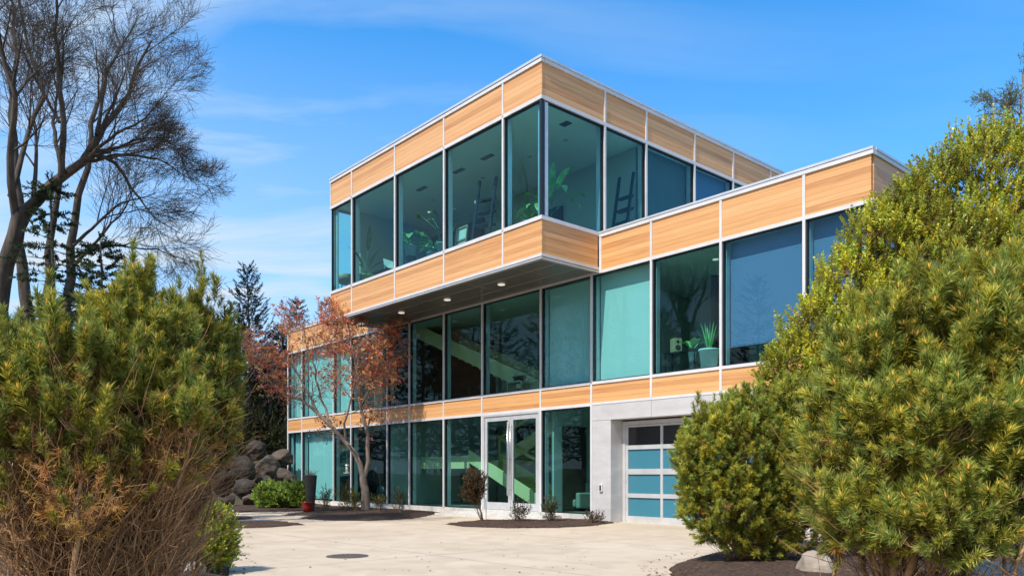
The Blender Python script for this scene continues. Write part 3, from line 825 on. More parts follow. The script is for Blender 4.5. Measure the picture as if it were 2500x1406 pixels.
# manhole cover
c = gnd(848, 1357); mh = empty('manhole_cover', (c[0], c[1], 0)); tag(mh, 'round rusty cast iron manhole cover set in the concrete driveway', 'manhole cover')
mb = MB(); mb.lathe([(.345, .001), (.345, .012), (.31, .014)], 40); mb.build('lid', M['iron'], mh)
mb = MB()
for r_ in np.linspace(.06, .26, 5):
    for k in range(int(r_ * 70)):
        a = 2 * math.pi * k / int(r_ * 70); mb.box(r_ * math.cos(a) - .012, r_ * math.cos(a) + .012, r_ * math.sin(a) - .012, r_ * math.sin(a) + .012, .0135, .019)
mb.build('raised_studs', M['iron'], mh)
mb = MB(); mb.lathe([(.385, .001), (.385, .009), (.352, .009), (.352, .001)], 40); mb.build('ring', M['iron'], mh)

# fallen leaves on the driveway: uncountable litter
V = []; Fq = []
for i in range(60):
    px = random.uniform(570, 1600); py = 1295 + 110 * random.random() ** .7; p = gnd(px, py); s = random.uniform(.008, .022); a = random.random() * 6.28
    d = np.array([math.cos(a), math.sin(a), 0]) * s * 1.6; e_ = np.array([-math.sin(a), math.cos(a), 0]) * s
    n = len(V); V += [p - d + [0, 0, .006], p - e_ + [0, 0, .014], p + d + [0, 0, .01], p + e_ + [0, 0, .007]]; Fq.append((n, n + 1, n + 2, n + 3))
tag(np_mesh('leaf_litter', np.array(V), np.array(Fq), None, M['soil']), 'tiny dark dry leaves scattered over the pale concrete', 'leaf litter', kind='stuff')


# ================================================================== BOULDERS
def boulder(name, label, c, sx, sy, sz, m, rot=0, seed=0, group=None):
    import bmesh
    bm = bmesh.new(); bmesh.ops.create_icosphere(bm, subdivisions=4, radius=1)
    r_ = np.random.default_rng(seed); ks = r_.normal(0, 1, (7, 3)); ph = r_.random(7) * 6
    cuts = norm(r_.normal(0, 1, (9, 3))); cd_ = r_.uniform(.55, .85, 9)
    for v in bm.verts:
        p = np.array(v.co)
        for k in range(9):
            dd = p @ cuts[k] - cd_[k]
            if dd > 0: p = p - cuts[k] * dd * .85
        s = 1 + sum(.035 * math.sin(ks[i] @ p * 2.4 + ph[i]) for i in range(7)) + sum(.012 * math.sin(ks[i] @ p * 8 + ph[i]) for i in range(7))
        p = p * s; v.co = (p[0] * sx, p[1] * sy, p[2] * sz)
    me = bpy.data.meshes.new(name); bm.to_mesh(me); bm.free()
    o = link_mesh(name, me, M[m], smooth=True); o.location = [float(x) for x in c]; o.rotation_euler = (0, 0, rot)
    return tag(o, label, 'boulder', group)

G = 'boulders stacked as a retaining wall left of the house'
for i, (px, py, w_, h_, Y, lb_) in enumerate([
    (590, 1150, 66, 76, 38.5, 'dark domed boulder, upper left of the stone bank beside the house'),
    (600, 1195, 84, 64, 37.5, 'wide dark boulder low in the stone bank, under the domed one'),
    (650, 1140, 78, 62, 40, 'brown boulder in the middle of the upper row of the stone bank'),
    (690, 1120, 60, 50, 41, 'tan boulder at the top of the stone bank, touching the house corner'),
    (692, 1168, 64, 56, 40.2, 'rounded tan boulder low against the house corner'),
    (652, 1182, 60, 50, 39.2, 'shadowed boulder at the centre of the lower row of the stone bank'),
    (608, 1218, 50, 32, 36.5, 'small flat boulder at the foot of the stone bank beside the green shrubs'),
    (556, 1118, 60, 60, 39.5, 'dark boulder high at the left end of the stone bank'),
    (545, 1180, 60, 70, 38, 'dark boulder low at the left end, half behind the pine'),
    (560, 1222, 46, 26, 36.5, 'small brown stone at the foot of the bank next to the pine branches'),
    (626, 1098, 62, 50, 41.5, 'dark boulder in the shade at the top of the bank under the conifers')]):
    p = at(px, py, Y); s = Y / F / 2 * 1.02
    boulder('boulder', lb_, p, w_ * s, w_ * s * .8, h_ * s, 'rockshade' if i not in (2, 3, 4, 6) else 'rocktanshade', i * .9, 20 + i, G)
p = at(1990, 1375, 10.4); boulder('boulder', 'pale grey boulder under the right hand pines at the edge of the mulch', (p[0], p[1], p[2] - .12), .28, .34, .32, 'rocklight', .3, 51)
p = at(2425, 1385, 8.6); boulder('boulder', 'sandy boulder under the big right hand pine, in the lower right corner', (p[0], p[1], p[2] - .12), .55, .45, .28, 'rocklight', 1.3, 52)
p = at(2320, 1395, 8.4); boulder('boulder', 'small sandy stone in shade below the big right hand pine', (p[0], p[1], p[2] - .05), .25, .3, .16, 'rocklight', 2.3, 55)
for px, py, Y, sx, sz, sd_, lb_ in ((190, 1050, 14.5, 1.35, .62, 56, 'large buff boulder seen through the bare stems of the left pines'),
                               (70, 1120, 13, .8, .5, 57, 'buff boulder behind the lower left stems, below the large one'),
                               (60, 985, 15.5, 1.1, .55, 59, 'buff boulder at the left edge of the photo, behind the pine stems'),
                               (450, 1398, 10.6, .42, .16, 58, 'low buff stone on the ground in front of the left pines')):
    p = at(px, py, Y); boulder('boulder', lb_, p, sx, sx * .7, sz, 'rocklight', .2 * sd_, sd_)

# ================================================================== VEGETATION
def jit3(n, s): return rng.normal(0, s, (n, 3))


def frame(D):
    """rotation matrices whose z axis is D"""
    D = norm(D); ref = np.where(np.abs(D[:, 2:3]) < .9, np.array([[0, 0, 1.0]]), np.array([[1.0, 0, 0]]))
    X = norm(np.cross(ref, D)); Y = np.cross(D, X)
    a = rng.random(len(D)) * 6.283; ca, sa = np.cos(a)[:, None], np.sin(a)[:, None]
    return np.stack([X * ca + Y * sa, -X * sa + Y * ca, D], -1)      # columns


def scatter(templates, P, D, S, C):
    """templates: list of (V,T,c) with c (n,3) multipliers; S scales (N,), C (N,3) colours"""
    Rm = frame(D); out = []; pick = rng.integers(0, len(templates), len(P))
    for i, (V, T, c) in enumerate(templates):
        k = np.where(pick == i)[0]
        if not len(k): continue
        W = np.einsum('nij,vj->nvi', Rm[k] * S[k, None, None], V) + P[k, None, :]
        Tn = (T[None] + (np.arange(len(k)) * len(V))[:, None, None]).reshape(-1, T.shape[1])
        out.append((W.reshape(-1, 3), Tn, (C[k, None, :] * c[None]).reshape(-1, 3)))
    return cat_mesh(out)


def t_needles(Lh, nl, nw, n, tilt=(30, 65), bud=True, topheavy=.8, base=.55):
    """a pine shoot: needles around an axis, brown candle at the tip"""
    V = []; T = []; C = []
    for i in range(n):
        z = Lh * (rng.random() ** topheavy); a = rng.random() * 6.283; t = R(rng.uniform(*tilt)) * (1.15 - .45 * z / Lh)
        d = np.array([math.sin(t) * math.cos(a), math.sin(t) * math.sin(a), math.cos(t)]); s = np.array([-math.sin(a), math.cos(a), 0])
        s = s + .6 * rng.normal(0, 1) * np.cross(d, s); s /= np.linalg.norm(s)
        l = nl * rng.uniform(.7, 1.1); p = np.array([0, 0, z]); k = len(V); v = rng.uniform(.75, 1.25)
        V += [p - s * nw / 2, p + s * nw / 2, p + d * l * .6 + s * nw * .5, p + d * l * .6 - s * nw * .5, p + d * l + np.array([0, 0, -.004])]
        T += [(k, k + 1, k + 2), (k, k + 2, k + 3), (k + 3, k + 2, k + 4)]
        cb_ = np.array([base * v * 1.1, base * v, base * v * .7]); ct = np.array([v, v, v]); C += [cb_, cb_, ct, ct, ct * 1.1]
    if bud:
        k = len(V); r_ = .008; h = .035
        for a in (0, 2.1, 4.2): V.append(np.array([r_ * math.cos(a), r_ * math.sin(a), Lh * .97])); C.append(np.array([1.9, .95, 1.0]))
        V.append(np.array([0, 0, Lh + h])); C.append(np.array([2.2, 1.15, 1.2])); T += [(k, k + 1, k + 3), (k + 1, k + 2, k + 3), (k + 2, k, k + 3)]
    return np.array(V), np.array(T), np.array(C)


def t_leaves(Lh, ll, lw, n, droop=0.0, spread=(35, 75), stem=True):
    V = []; T = []; C = []
    for i in range(n):
        z = Lh * (i + .5) / n; a = i * 2.4 + rng.normal(0, .3); t = R(rng.uniform(*spread)) * (1.1 - .6 * z / Lh)
        d = np.array([math.sin(t) * math.cos(a), math.sin(t) * math.sin(a), math.cos(t) - droop]); d /= np.linalg.norm(d)
        s = np.array([-math.sin(a), math.cos(a), 0]); s = s + .7 * rng.normal(0, 1) * np.cross(d, s); s /= np.linalg.norm(s)
        l = ll * rng.uniform(.65, 1.15) * (1.0 - .3 * z / Lh); w_ = lw * rng.uniform(.8, 1.2); p = np.array([0, 0, z]); k = len(V); nn = np.cross(d, s)
        V += [p, p + d * l * .45 - s * w_ / 2 + nn * l * .06, p + d * l, p + d * l * .45 + s * w_ / 2 + nn * l * .06]
        T += [(k, k + 1, k + 2), (k, k + 2, k + 3)]; v = rng.uniform(.7, 1.3); C += [np.array([v, v, v]) * q for q in (.8, 1, 1.1, 1)]
    if stem:
        k = len(V); r_ = .004; V += [np.array([r_, 0, -.03]), np.array([-r_, r_, -.03]), np.array([-r_, -r_, -.03]), np.array([0, 0, Lh])]
        C += [np.array([1.6, .7, .8]) * .8] * 4; T += [(k, k + 1, k + 3), (k + 1, k + 2, k + 3), (k + 2, k, k + 3)]
    return np.array(V), np.array(T), np.array(C)


def lobe(px, py, Y, rx, rz, ry=None):
    p = at(px, py, Y); s = Y / F
    return (p[0], p[1], p[2], rx * s, (ry if ry else rx * .85) * s, rz * s)


def shrink(lobes, m):
    return [(x, y, z, max(.1, a - m), max(.1, b - m), max(.1, c - m)) for x, y, z, a, b, c in lobes]


def sample_lobes(lobes, n, depth=.35, front=.0):
    """points in the outer shell of a union of ellipsoids + outward normals + depth 0..1"""
    lo = np.array(lobes); area = lo[:, 3] * lo[:, 5] + lo[:, 4] * lo[:, 5] + lo[:, 3] * lo[:, 4]
    pk = rng.choice(len(lo), n * 3, p=area / area.sum()); d = norm(rng.normal(0, 1, (n * 3, 3)))
    t = 1 - depth * rng.random(n * 3) ** 1.4
    bump = 1 + .07 * np.sin(d[:, 0] * 7 + pk * 2.1) * np.sin(d[:, 2] * 8 + pk) + .05 * np.sin(d[:, 1] * 11 + d[:, 2] * 9)
    P = lo[pk, :3] + d * lo[pk, 3:6] * (t * bump)[:, None]
    keep = np.ones(len(P), bool)
    for j in range(len(lo)):
        q = (P - lo[j, :3]) / lo[j, 3:6]; inside = (np.sum(q * q, 1) < (1 - depth) ** 2) & (pk != j)
        keep &= ~inside
    keep &= (P[:, 2] > .05)
    k = np.where(keep)[0][:n]
    Nn = norm(d[k] / lo[pk[k], 3:6]); return P[k], Nn, (1 - t[k]) / max(depth, 1e-6)


def main_stems(base, lobes, n, r0, curve=.25, k=9, spread=.25):
    """stems from the base into the lobes"""
    lo = np.array(lobes); pk = rng.integers(0, len(lo), n); d = norm(rng.normal(0, 1, (n, 3))); d[:, 2] = np.abs(d[:, 2]) * .8
    E = lo[pk, :3] + d * lo[pk, 3:6] * rng.uniform(.3, .85, (n, 1))
    B = np.array(base) + np.concatenate([rng.normal(0, spread, (n, 2)), np.zeros((n, 1))], 1)
    t = np.linspace(0, 1, k)[None, :, None]
    mid = B + (E - B) * np.array([.75, .75, .35]) + jit3(n, .12)
    P = (1 - t) ** 2 * B[:, None] + 2 * t * (1 - t) * mid[:, None] + t ** 2 * E[:, None]
    P[:, 1:-1] += rng.normal(0, .02, P[:, 1:-1].shape)
    rr = r0 * np.where(rng.random((n, 1)) < .25, 1.15, rng.uniform(.3, .6, (n, 1))) * (1 - .75 * np.linspace(0, 1, k)[None]) + .003
    return P, rr


def twigs_to(P, stemsP, frac, r=.006, k=5, low=.15):
    """curved twigs joining shoots to the nearest stem point below them"""
    sel = np.where(rng.random(len(P)) < frac)[0]; S = stemsP[:, 2:].reshape(-1, 3); Q = P[sel]
    out = []
    for i in range(0, len(Q), 400):
        q = Q[i:i + 400]; dd = np.linalg.norm(q[:, None] - S[None], axis=2) + 1.5 * np.clip(S[None, :, 2] - q[:, None, 2] + low, 0, None)
        out.append(S[np.argmin(dd, 1)])
    A = np.concatenate(out); t = np.linspace(0, 1, k)[None, :, None]
    mid = A * .35 + Q * .65; mid[:, 2] = A[:, 2] * .75 + Q[:, 2] * .25
    PP = (1 - t) ** 2 * A[:, None] + 2 * t * (1 - t) * mid[:, None] + t ** 2 * Q[:, None]
    PP[:, 1:-1] += rng.normal(0, .012, PP[:, 1:-1].shape)
    rr = (r * rng.uniform(.7, 1.3, (len(Q), 1))) * (1 - .55 * np.linspace(0, 1, k)[None])
    return PP, rr


T_PINE = [t_needles(.15, .075, .0045, 110) for _ in range(5)]
T_PINE2 = [t_needles(.12, .075, .0075, 75, tilt=(25, 70)) for _ in range(4)]
T_DEAD = [t_needles(.12, .07, .005, 26, bud=False, tilt=(40, 110), base=.8) for _ in range(3)]


def pine(name, label, base, lobes, n, brown=(1.2, 2.4), spikes=(), stems=26, r0=.03, green=(.105, .135, .035), tpl=T_PINE, depth=.4, upb=.9, bare=0.0, twig=.6, group=None, scale=1.0, maxbrown=.8, margin=.12, dead=0, columns=0):
    lobes = shrink(lobes, margin)
    root = empty(name, base); tag(root, label, 'pine shrub', group)
    base = np.array(base, float)
    P, Nn, dp = sample_lobes(lobes, n, depth)
    D = norm(Nn * .75 + np.array([0, 0, upb]) + jit3(len(P), .28))
    pb = np.clip((brown[1] - P[:, 2]) / (brown[1] - brown[0]), 0, 1) * maxbrown + .10 * dp
    isb = rng.random(len(P)) < pb
    pbv = pb
    if bare: keep = ~(isb & (rng.random(len(P)) < bare)); P, Nn, dp, D, isb = P[keep], Nn[keep], dp[keep], D[keep], isb[keep]
    if columns:
        # upright leaders: shoots stacked along vertical branch ends
        top = np.where(~isb & (Nn[:, 2] > -.1))[0]; top = rng.choice(top, min(columns, len(top)), replace=False)
        nP = []; nD = []
        for i in top:
            hgt = rng.uniform(.04, .3); ax = norm(np.array([rng.normal(0, .12), rng.normal(0, .12), 1.]) + Nn[i] * .25); q = P[i]
            for j in range(rng.integers(3, 7)): nP.append(q + ax * hgt * rng.random()); nD.append(ax + rng.normal(0, .35, 3) * [1, 1, .2])
            nP.append(q + ax * hgt); nD.append(ax)
        m_ = len(nP); P = np.concatenate([P, nP]); D = np.concatenate([D, norm(np.array(nD))]); isb = np.concatenate([isb, np.zeros(m_, bool)]); dp = np.concatenate([dp, np.zeros(m_)])
    if len(spikes):
        SP = []; SD = []
        for sx_, sy_, Y, nn, hh in spikes:
            tip = at(sx_, sy_, Y); hh *= 1.3
            for j in range(nn):
                f = j / max(1, nn - 1); SP.append(tip - np.array([0, 0, .14 + f * hh]) + rng.normal(0, .012 + .05 * f, 3) * [1, 1, .3]); SD.append(np.array([rng.normal(0, .12 + .55 * f), rng.normal(0, .12 + .55 * f), 1.0]))
        P = np.concatenate([P, SP]); D = np.concatenate([D, norm(np.array(SD))]); isb = np.concatenate([isb, np.zeros(len(SP), bool)]); dp = np.concatenate([dp, np.zeros(len(SP))])
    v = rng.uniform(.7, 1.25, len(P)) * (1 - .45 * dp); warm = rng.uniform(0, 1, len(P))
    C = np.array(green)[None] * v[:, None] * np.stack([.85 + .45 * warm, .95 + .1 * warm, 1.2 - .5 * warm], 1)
    S = rng.choice([.65, .85, 1.0, 1.15, 1.4], len(P)) * rng.uniform(.9, 1.1, len(P)) * scale
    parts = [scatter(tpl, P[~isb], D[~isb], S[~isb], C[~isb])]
    if isb.sum():
        Cb = np.array([.60, .34, .13])[None] * rng.uniform(.5, 1.25, (isb.sum(), 1)) * np.stack([np.ones(isb.sum()), rng.uniform(.85, 1.25, isb.sum()), rng.uniform(.7, 1.2, isb.sum())], 1)
        Db = norm(D[isb] + jit3(isb.sum(), .5)); parts.append(scatter(T_DEAD, P[isb], Db, S[isb], Cb))
    V, T, Cc = cat_mesh(parts)
    np_mesh('needles', V - base, T, np.clip(Cc, 0, 1), M['needle'], root)
    ms, mr = main_stems(base, lobes, stems, r0)
    tw, tr = twigs_to(P, ms, twig)
    ls_ = [tubes_np(ms, mr, 6), tubes_np(tw, tr, 3)]
    if dead:
        # fine dead twigs fanning from the stems
        S = ms[rng.integers(0, len(ms), dead), rng.integers(1, ms.shape[1] - 1, dead)]
        dr = norm(rng.normal(0, 1, (dead, 3)) * [1, 1, .5] + [0, 0, .75]); ll = rng.uniform(.15, .75, (dead, 1, 1)); t = np.linspace(0, 1, 6)[None, :, None]
        Pd = S[:, None] + dr[:, None] * ll * t + np.array([0, 0, .12]) * t ** 2 + np.cumsum(rng.normal(0, .016, (dead, 6, 3)), 1)
        ls_.append(tubes_np(Pd, np.linspace(.0045, .002, 6)[None] * rng.uniform(.7, 1.5, (dead, 1)), 3))
    V, T, _ = cat_mesh(ls_); np_mesh('branches', V - base, T, None, M['twig'], root, smooth=True)
    return root, ms


# ---- right hand pines
pr1, _ = pine('mugo_pine', 'small rounded green pine in front of the garage door, right of the drive', tuple(gnd(1830, 1385)),
     [lobe(1805, 1120, 12, 152, 150), lobe(1840, 1040, 12.2, 105, 95), lobe(1790, 1230, 12, 140, 120), lobe(1860, 1290, 11.9, 95, 90), lobe(1910, 1120, 12, 90, 150), lobe(1740, 1130, 11.9, 100, 130), lobe(1960, 1200, 11.6, 90, 170), lobe(1940, 1010, 12, 80, 80)], 4200, brown=(-.3, .7), maxbrown=.5,
     spikes=[(1705, 975, 12, 5, .3), (1745, 958, 12, 5, .3), (1850, 928, 12.2, 7, .4), (1800, 965, 12, 5, .3), (1900, 940, 12.2, 6, .4)], stems=22, green=(.44, .51, .10), tpl=T_PINE2 + T_PINE[:1], depth=.45, margin=.08, columns=60)
pr2, _ = pine('mugo_pine', 'largest pine filling the lower right of the photo, with open brown limbs', tuple(at(2240, 1440, 7.2) * [1, 1, 0] + [0, 0, .15]),
     [lobe(2240, 830, 7.4, 115, 145), lobe(2135, 905, 7.5, 90, 105), lobe(2050, 1030, 7.7, 75, 125), lobe(2400, 815, 7.2, 115, 130), lobe(2480, 900, 7.0, 110, 190), lobe(2180, 1080, 7.3, 135, 145), lobe(2050, 1170, 7.6, 85, 140),
      lobe(2330, 1060, 7.0, 145, 160), lobe(2120, 1290, 7.3, 115, 85), lobe(2320, 1300, 6.9, 150, 95), lobe(2480, 1200, 6.8, 130, 150)],
     2700, brown=(-.2, .9), maxbrown=.6, spikes=[(2232, 612, 7.4, 9, .4), (2210, 660, 7.4, 8, .4), (2330, 690, 7.3, 6, .35), (2442, 640, 7.2, 7, .35), (2490, 660, 7.1, 6, .35), (2080, 735, 7.6, 7, .35), (2045, 800, 7.6, 6, .3), (2150, 710, 7.5, 7, .35), (2390, 690, 7.2, 6, .3), (2290, 720, 7.4, 6, .35)],
     stems=34, r0=.036, green=(.46, .53, .115), scale=1.2, depth=.62, margin=.03, dead=700, columns=170)

# ---- left hand pines
lo1 = [lobe(60, 960, 6.6, 115, 125), lobe(190, 950, 6.6, 110, 115), lobe(130, 1090, 6.4, 150, 130), lobe(170, 1240, 6.3, 150, 100), lobe(-20, 1050, 6.3, 130, 180)]
pine('mugo_pine', 'tall pine at the left edge of the photo with orange brown lower stems', tuple(at(190, 1440, 6.5) * [1, 1, 0] + [0, 0, .1]), lo1, 1050, brown=(1.2, 2.75),
     spikes=[(122, 690, 6.6, 9, .42), (60, 745, 6.6, 7, .35), (215, 780, 6.6, 7, .3), (10, 765, 6.6, 6, .3), (160, 760, 6.6, 6, .3), (90, 740, 6.6, 6, .3)], stems=60, r0=.026, bare=.15, depth=.8, twig=.95, green=(.37, .42, .09), maxbrown=.88, margin=0, dead=2000, columns=130)
lo2 = [lobe(320, 850, 7.2, 88, 125), lobe(392, 880, 7.2, 75, 130), lobe(330, 1000, 7.0, 135, 145), lobe(400, 1080, 6.9, 110, 125), lobe(270, 1180, 6.8, 130, 110)]
pine('mugo_pine', 'tall pine in the middle of the left group with many leaning stems', tuple(at(300, 1430, 6.9) * [1, 1, 0] + [0, 0, .1]), lo2, 1250, brown=(1.2, 2.75),
     spikes=[(318, 603, 7.2, 12, .5), (368, 645, 7.2, 9, .4), (430, 680, 7.2, 8, .35), (296, 660, 7.2, 8, .4), (395, 700, 7.2, 7, .3), (250, 745, 7.2, 6, .3), (340, 650, 7.2, 6, .4)], stems=64, r0=.024, bare=.15, depth=.8, twig=.95, green=(.36, .41, .085), maxbrown=.88, margin=0, dead=2500, columns=150)
lo3 = [lobe(478, 885, 8.5, 62, 135), lobe(530, 940, 8.6, 42, 105), lobe(500, 1030, 8.4, 72, 125), lobe(415, 1120, 8.1, 80, 80), lobe(505, 1095, 8.3, 42, 65)]
pine('mugo_pine', 'darker pine on the right of the left group, leaning over the drive', tuple(at(330, 1400, 8.2) * [1, 1, 0] + [0, 0, .05]), lo3, 1250, brown=(.9, 2.5),
     spikes=[(490, 606, 8.5, 11, .5), (522, 680, 8.5, 9, .4), (470, 705, 8.5, 7, .35), (548, 750, 8.6, 8, .4), (572, 850, 8.7, 6, .3)], stems=50, r0=.022, bare=.1, depth=.7, twig=.9, green=(.29, .34, .075), maxbrown=.75, margin=0, dead=1300, columns=90)

# ---- bare woody stems and dry suckers in front of the left pines
for bx, by, n_, lbl in ((250, 1400, 12, 'clump of pale bare suckers rising from the left bed, near the bottom edge'), (60, 1400, 6, 'bare leaning stems at the lower left corner')):
    c = at(bx, by, 7.2) * [1, 1, 0]
    base = np.tile(c, (n_, 1)) + np.concatenate([rng.normal(0, .25, (n_, 2)), np.zeros((n_, 1))], 1); H = rng.uniform(.6, 1.2, n_)
    t = np.linspace(0, 1, 8)[None, :, None]; dirs = np.stack([rng.normal(.15, .35, n_), rng.normal(0, .3, n_), np.ones(n_)], 1)
    P = base[:, None] + dirs[:, None] * H[:, None, None] * t + np.cumsum(rng.normal(0, .02, (n_, 8, 3)), 1)
    V, T = tubes_np(P, np.tile(np.linspace(.009, .003, 8), (n_, 1)), 5)
    tag(np_mesh('bare_suckers', V, T, None, M['twig'], smooth=True), lbl, 'bare shrub')


def leafy(name, label, base, lobes, n, tpl, green, cat='shrub', upb=.7, stems=14, r0=.02, depth=.4, vr=(.6, 1.35), twig=.3, group=None, barkm='twig', yellow=.5, spikes=(), Sr=(.8, 1.2)):
    root = empty(name, base); tag(root, label, cat, group); base = np.array(base, float)
    P, Nn, dp = sample_lobes(lobes, n, depth)
    D = norm(Nn * .8 + np.array([0, 0, upb]) + jit3(len(P), .35))
    if len(spikes):
        SP = []; SD = []
        for sx_, sy_, Y, nn, hh in spikes:
            tip = at(sx_, sy_, Y)
            for j in range(nn): SP.append(tip - np.array([0, 0, .2 + hh * j / nn]) + rng.normal(0, .03, 3)); SD.append(np.array([rng.normal(0, .3), rng.normal(0, .3), 1.]))
        P = np.concatenate([P, SP]); D = np.concatenate([D, norm(np.array(SD))]); dp = np.concatenate([dp, np.zeros(len(SP))])
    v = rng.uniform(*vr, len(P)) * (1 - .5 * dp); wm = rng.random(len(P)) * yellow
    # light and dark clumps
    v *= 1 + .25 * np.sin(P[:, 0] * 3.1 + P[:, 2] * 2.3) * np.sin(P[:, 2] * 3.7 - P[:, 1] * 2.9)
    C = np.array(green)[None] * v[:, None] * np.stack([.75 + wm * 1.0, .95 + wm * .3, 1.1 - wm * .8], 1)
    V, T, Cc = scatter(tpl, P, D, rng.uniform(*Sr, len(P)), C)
    np_mesh('foliage', V - base, T, np.clip(Cc, 0, 1), M['leaf'], root)
    ms, mr = main_stems(base, lobes, stems, r0, spread=.12 if stems > 12 else .03); tw, tr = twigs_to(P, ms, twig, r=.005)
    V, T, _ = cat_mesh([tubes_np(ms, mr, 5), tubes_np(tw, tr, 3)]); np_mesh('branches', V - base, T, None, M[barkm], root, smooth=True)
    return root

T_BOX = [t_leaves(.26, .075, .036, 16, spread=(40, 85)) for _ in range(5)]
T_BOXS = [t_leaves(.15, .045, .024, 14, spread=(40, 85)) for _ in range(4)]
leafy('evergreen_tree', 'tall yellow green broadleaf evergreen rising behind the right hand pines', tuple(at(2330, 1300, 14) * [1, 1, 0]),
      [lobe(2410, 480, 14, 112, 172), lobe(2310, 520, 14, 105, 145), lobe(2220, 590, 14, 95, 130), lobe(2140, 640, 13.9, 85, 125), lobe(2330, 690, 13.8, 190, 190), lobe(2070, 740, 13.8, 78, 115), lobe(2190, 850, 13.6, 180, 170), lobe(2010, 830, 13.7, 80, 105), lobe(1950, 900, 13.6, 68, 80), lobe(1900, 925, 13.5, 42, 50), lobe(2060, 930, 13.5, 120, 90), lobe(2470, 420, 14, 60, 90)],
      7000, T_BOX, (.52, .53, .06), 'evergreen tree', stems=46, r0=.035, depth=.38, twig=.35, upb=1.1,
      spikes=[(2460, 285, 14, 9, .5), (2400, 315, 14, 7, .4), (2350, 300, 14, 6, .5), (2320, 305, 14, 6, .5), (2275, 360, 14, 6, .4), (2200, 430, 14, 6, .4), (2130, 505, 13.9, 6, .4), (2060, 590, 13.8, 7, .4), (1985, 700, 13.7, 7, .4), (1905, 760, 13.7, 6, .3), (2010, 640, 13.7, 4, .3), (1862, 860, 13.5, 6, .3), (2240, 395, 14, 5, .4)])
leafy('boxwood_shrub', 'low bright green boxwood at the edge of the drive under the left pines', tuple(gnd(505, 1385)),
      [lobe(508, 1300, 12.0, 62, 62), lobe(470, 1335, 11.8, 80, 55), lobe(535, 1335, 12.0, 40, 46), lobe(430, 1345, 11.4, 65, 42)], 2000, T_BOXS, (.42, .48, .05), 'boxwood', stems=14, r0=.01, depth=.45)
T_YG = [t_leaves(.2, .10, .05, 14, spread=(40, 90)) for _ in range(4)]
for px, w_, h_, lbl in ((652, 28, 34, 'leftmost of the low lime green shrubs beside the dark planter'), (692, 34, 30, 'middle lime green shrub in front of the boulders'), (728, 26, 34, 'lime green shrub touching the dark planter')):
    Y = 33.6; leafy('lime_green_shrub', lbl, tuple(at(px, 1240, Y) * [1, 1, 0]), [lobe(px, 1238 - h_ * .8, Y, w_, h_), lobe(px + 8, 1238 - h_ * .5, Y, w_, h_ * .6)], 420, T_YG, (.30, .42, .07), 'shrub', stems=12, r0=.012, group='lime green shrubs by the corner of the house')
# sparse new shrubs along the glass
T_SP = [t_leaves(.2, .07, .035, 8) for _ in range(4)]
for px, py, w_, h_, n_, cc, lbl in ((796, 1243, 16, 28, 60, (.2, .17, .07), 'wispy pale shrub right of the dark planter'), (845, 1243, 22, 30, 110, (.2, .21, .04), 'sparse yellow green shrub left of the red leaved tree trunk'), (866, 1246, 12, 22, 80, (.17, .2, .03), 'small yellow green shrub just left of the maple trunk'),
                         (925, 1247, 22, 20, 50, (.16, .17, .05), 'bare spreading little shrub right of the maple trunk'), (975, 1249, 20, 26, 60, (.15, .15, .06), 'twiggy shrub at the end of the mulch under the glass'),
                         (1268, 1272, 24, 22, 70, (.12, .10, .05), 'grey twiggy shrub in the mulch island below the doors'), (1345, 1272, 18, 28, 90, (.13, .13, .05), 'small greenish shrub in the mulch island right of the doors'), (1450, 1274, 26, 8, 60, (.13, .08, .05), 'low brown clump at the right tip of the mulch island')):
    q = gnd(px, py + 4); Y = q[1]
    leafy('young_shrub', lbl, tuple(q), [lobe(px, py - h_, Y, w_, h_), ], n_, T_SP, cc, 'young shrub', stems=14, r0=.009, depth=.9, twig=.9, upb=1.2, barkm='bark')
# small lollipop tree by the door
q = gnd(1180, 1275); Y = q[1]
tpt = leafy('small_topiary_tree', 'small bronze leaved tree on a thin leaning trunk before the glass doors', tuple(q),
      [lobe(1157, 1175, Y, 21, 32), lobe(1165, 1200, Y, 22, 22), lobe(1150, 1205, Y, 22, 24), lobe(1178, 1172, Y, 10, 14)], 620, [t_leaves(.14, .05, .026, 12) for _ in range(3)], (.15, .105, .05), 'small tree', stems=10, r0=.008, depth=.8, twig=.4, yellow=.7, barkm='bark')
mb = MB(); b_ = np.array([0, 0, 0.]); tp = at(1165, 1225, Y) - q; mb.tube([b_, tp * .5 + [.02, 0, 0], tp], [.03, .024, .02], 8); mb.build('trunk', M['bark'], tpt, smooth=True)
mb = MB(); mb.tube([(.09, 0, 0), (.08, 0, .75)], .012, 6); o = mb.build('plant_stake', M['bark']); o.location = [float(v) for v in q]; tag(o, 'thin wooden stake beside the small bronze tree', 'stake')


# ================================================================== BRANCHING TREES
class Tree:
    def __init__(s): s.by = {}; s.tips = []; s.tipd = []
    def put(s, pts, rad):
        k = len(pts); s.by.setdefault(k, [[], []]); s.by[k][0].append(pts); s.by[k][1].append(rad)
    def mesh(s, sides=5):
        return cat_mesh([tubes_np(np.array(a), np.array(b), sides if k > 6 else 3) for k, (a, b) in s.by.items()])


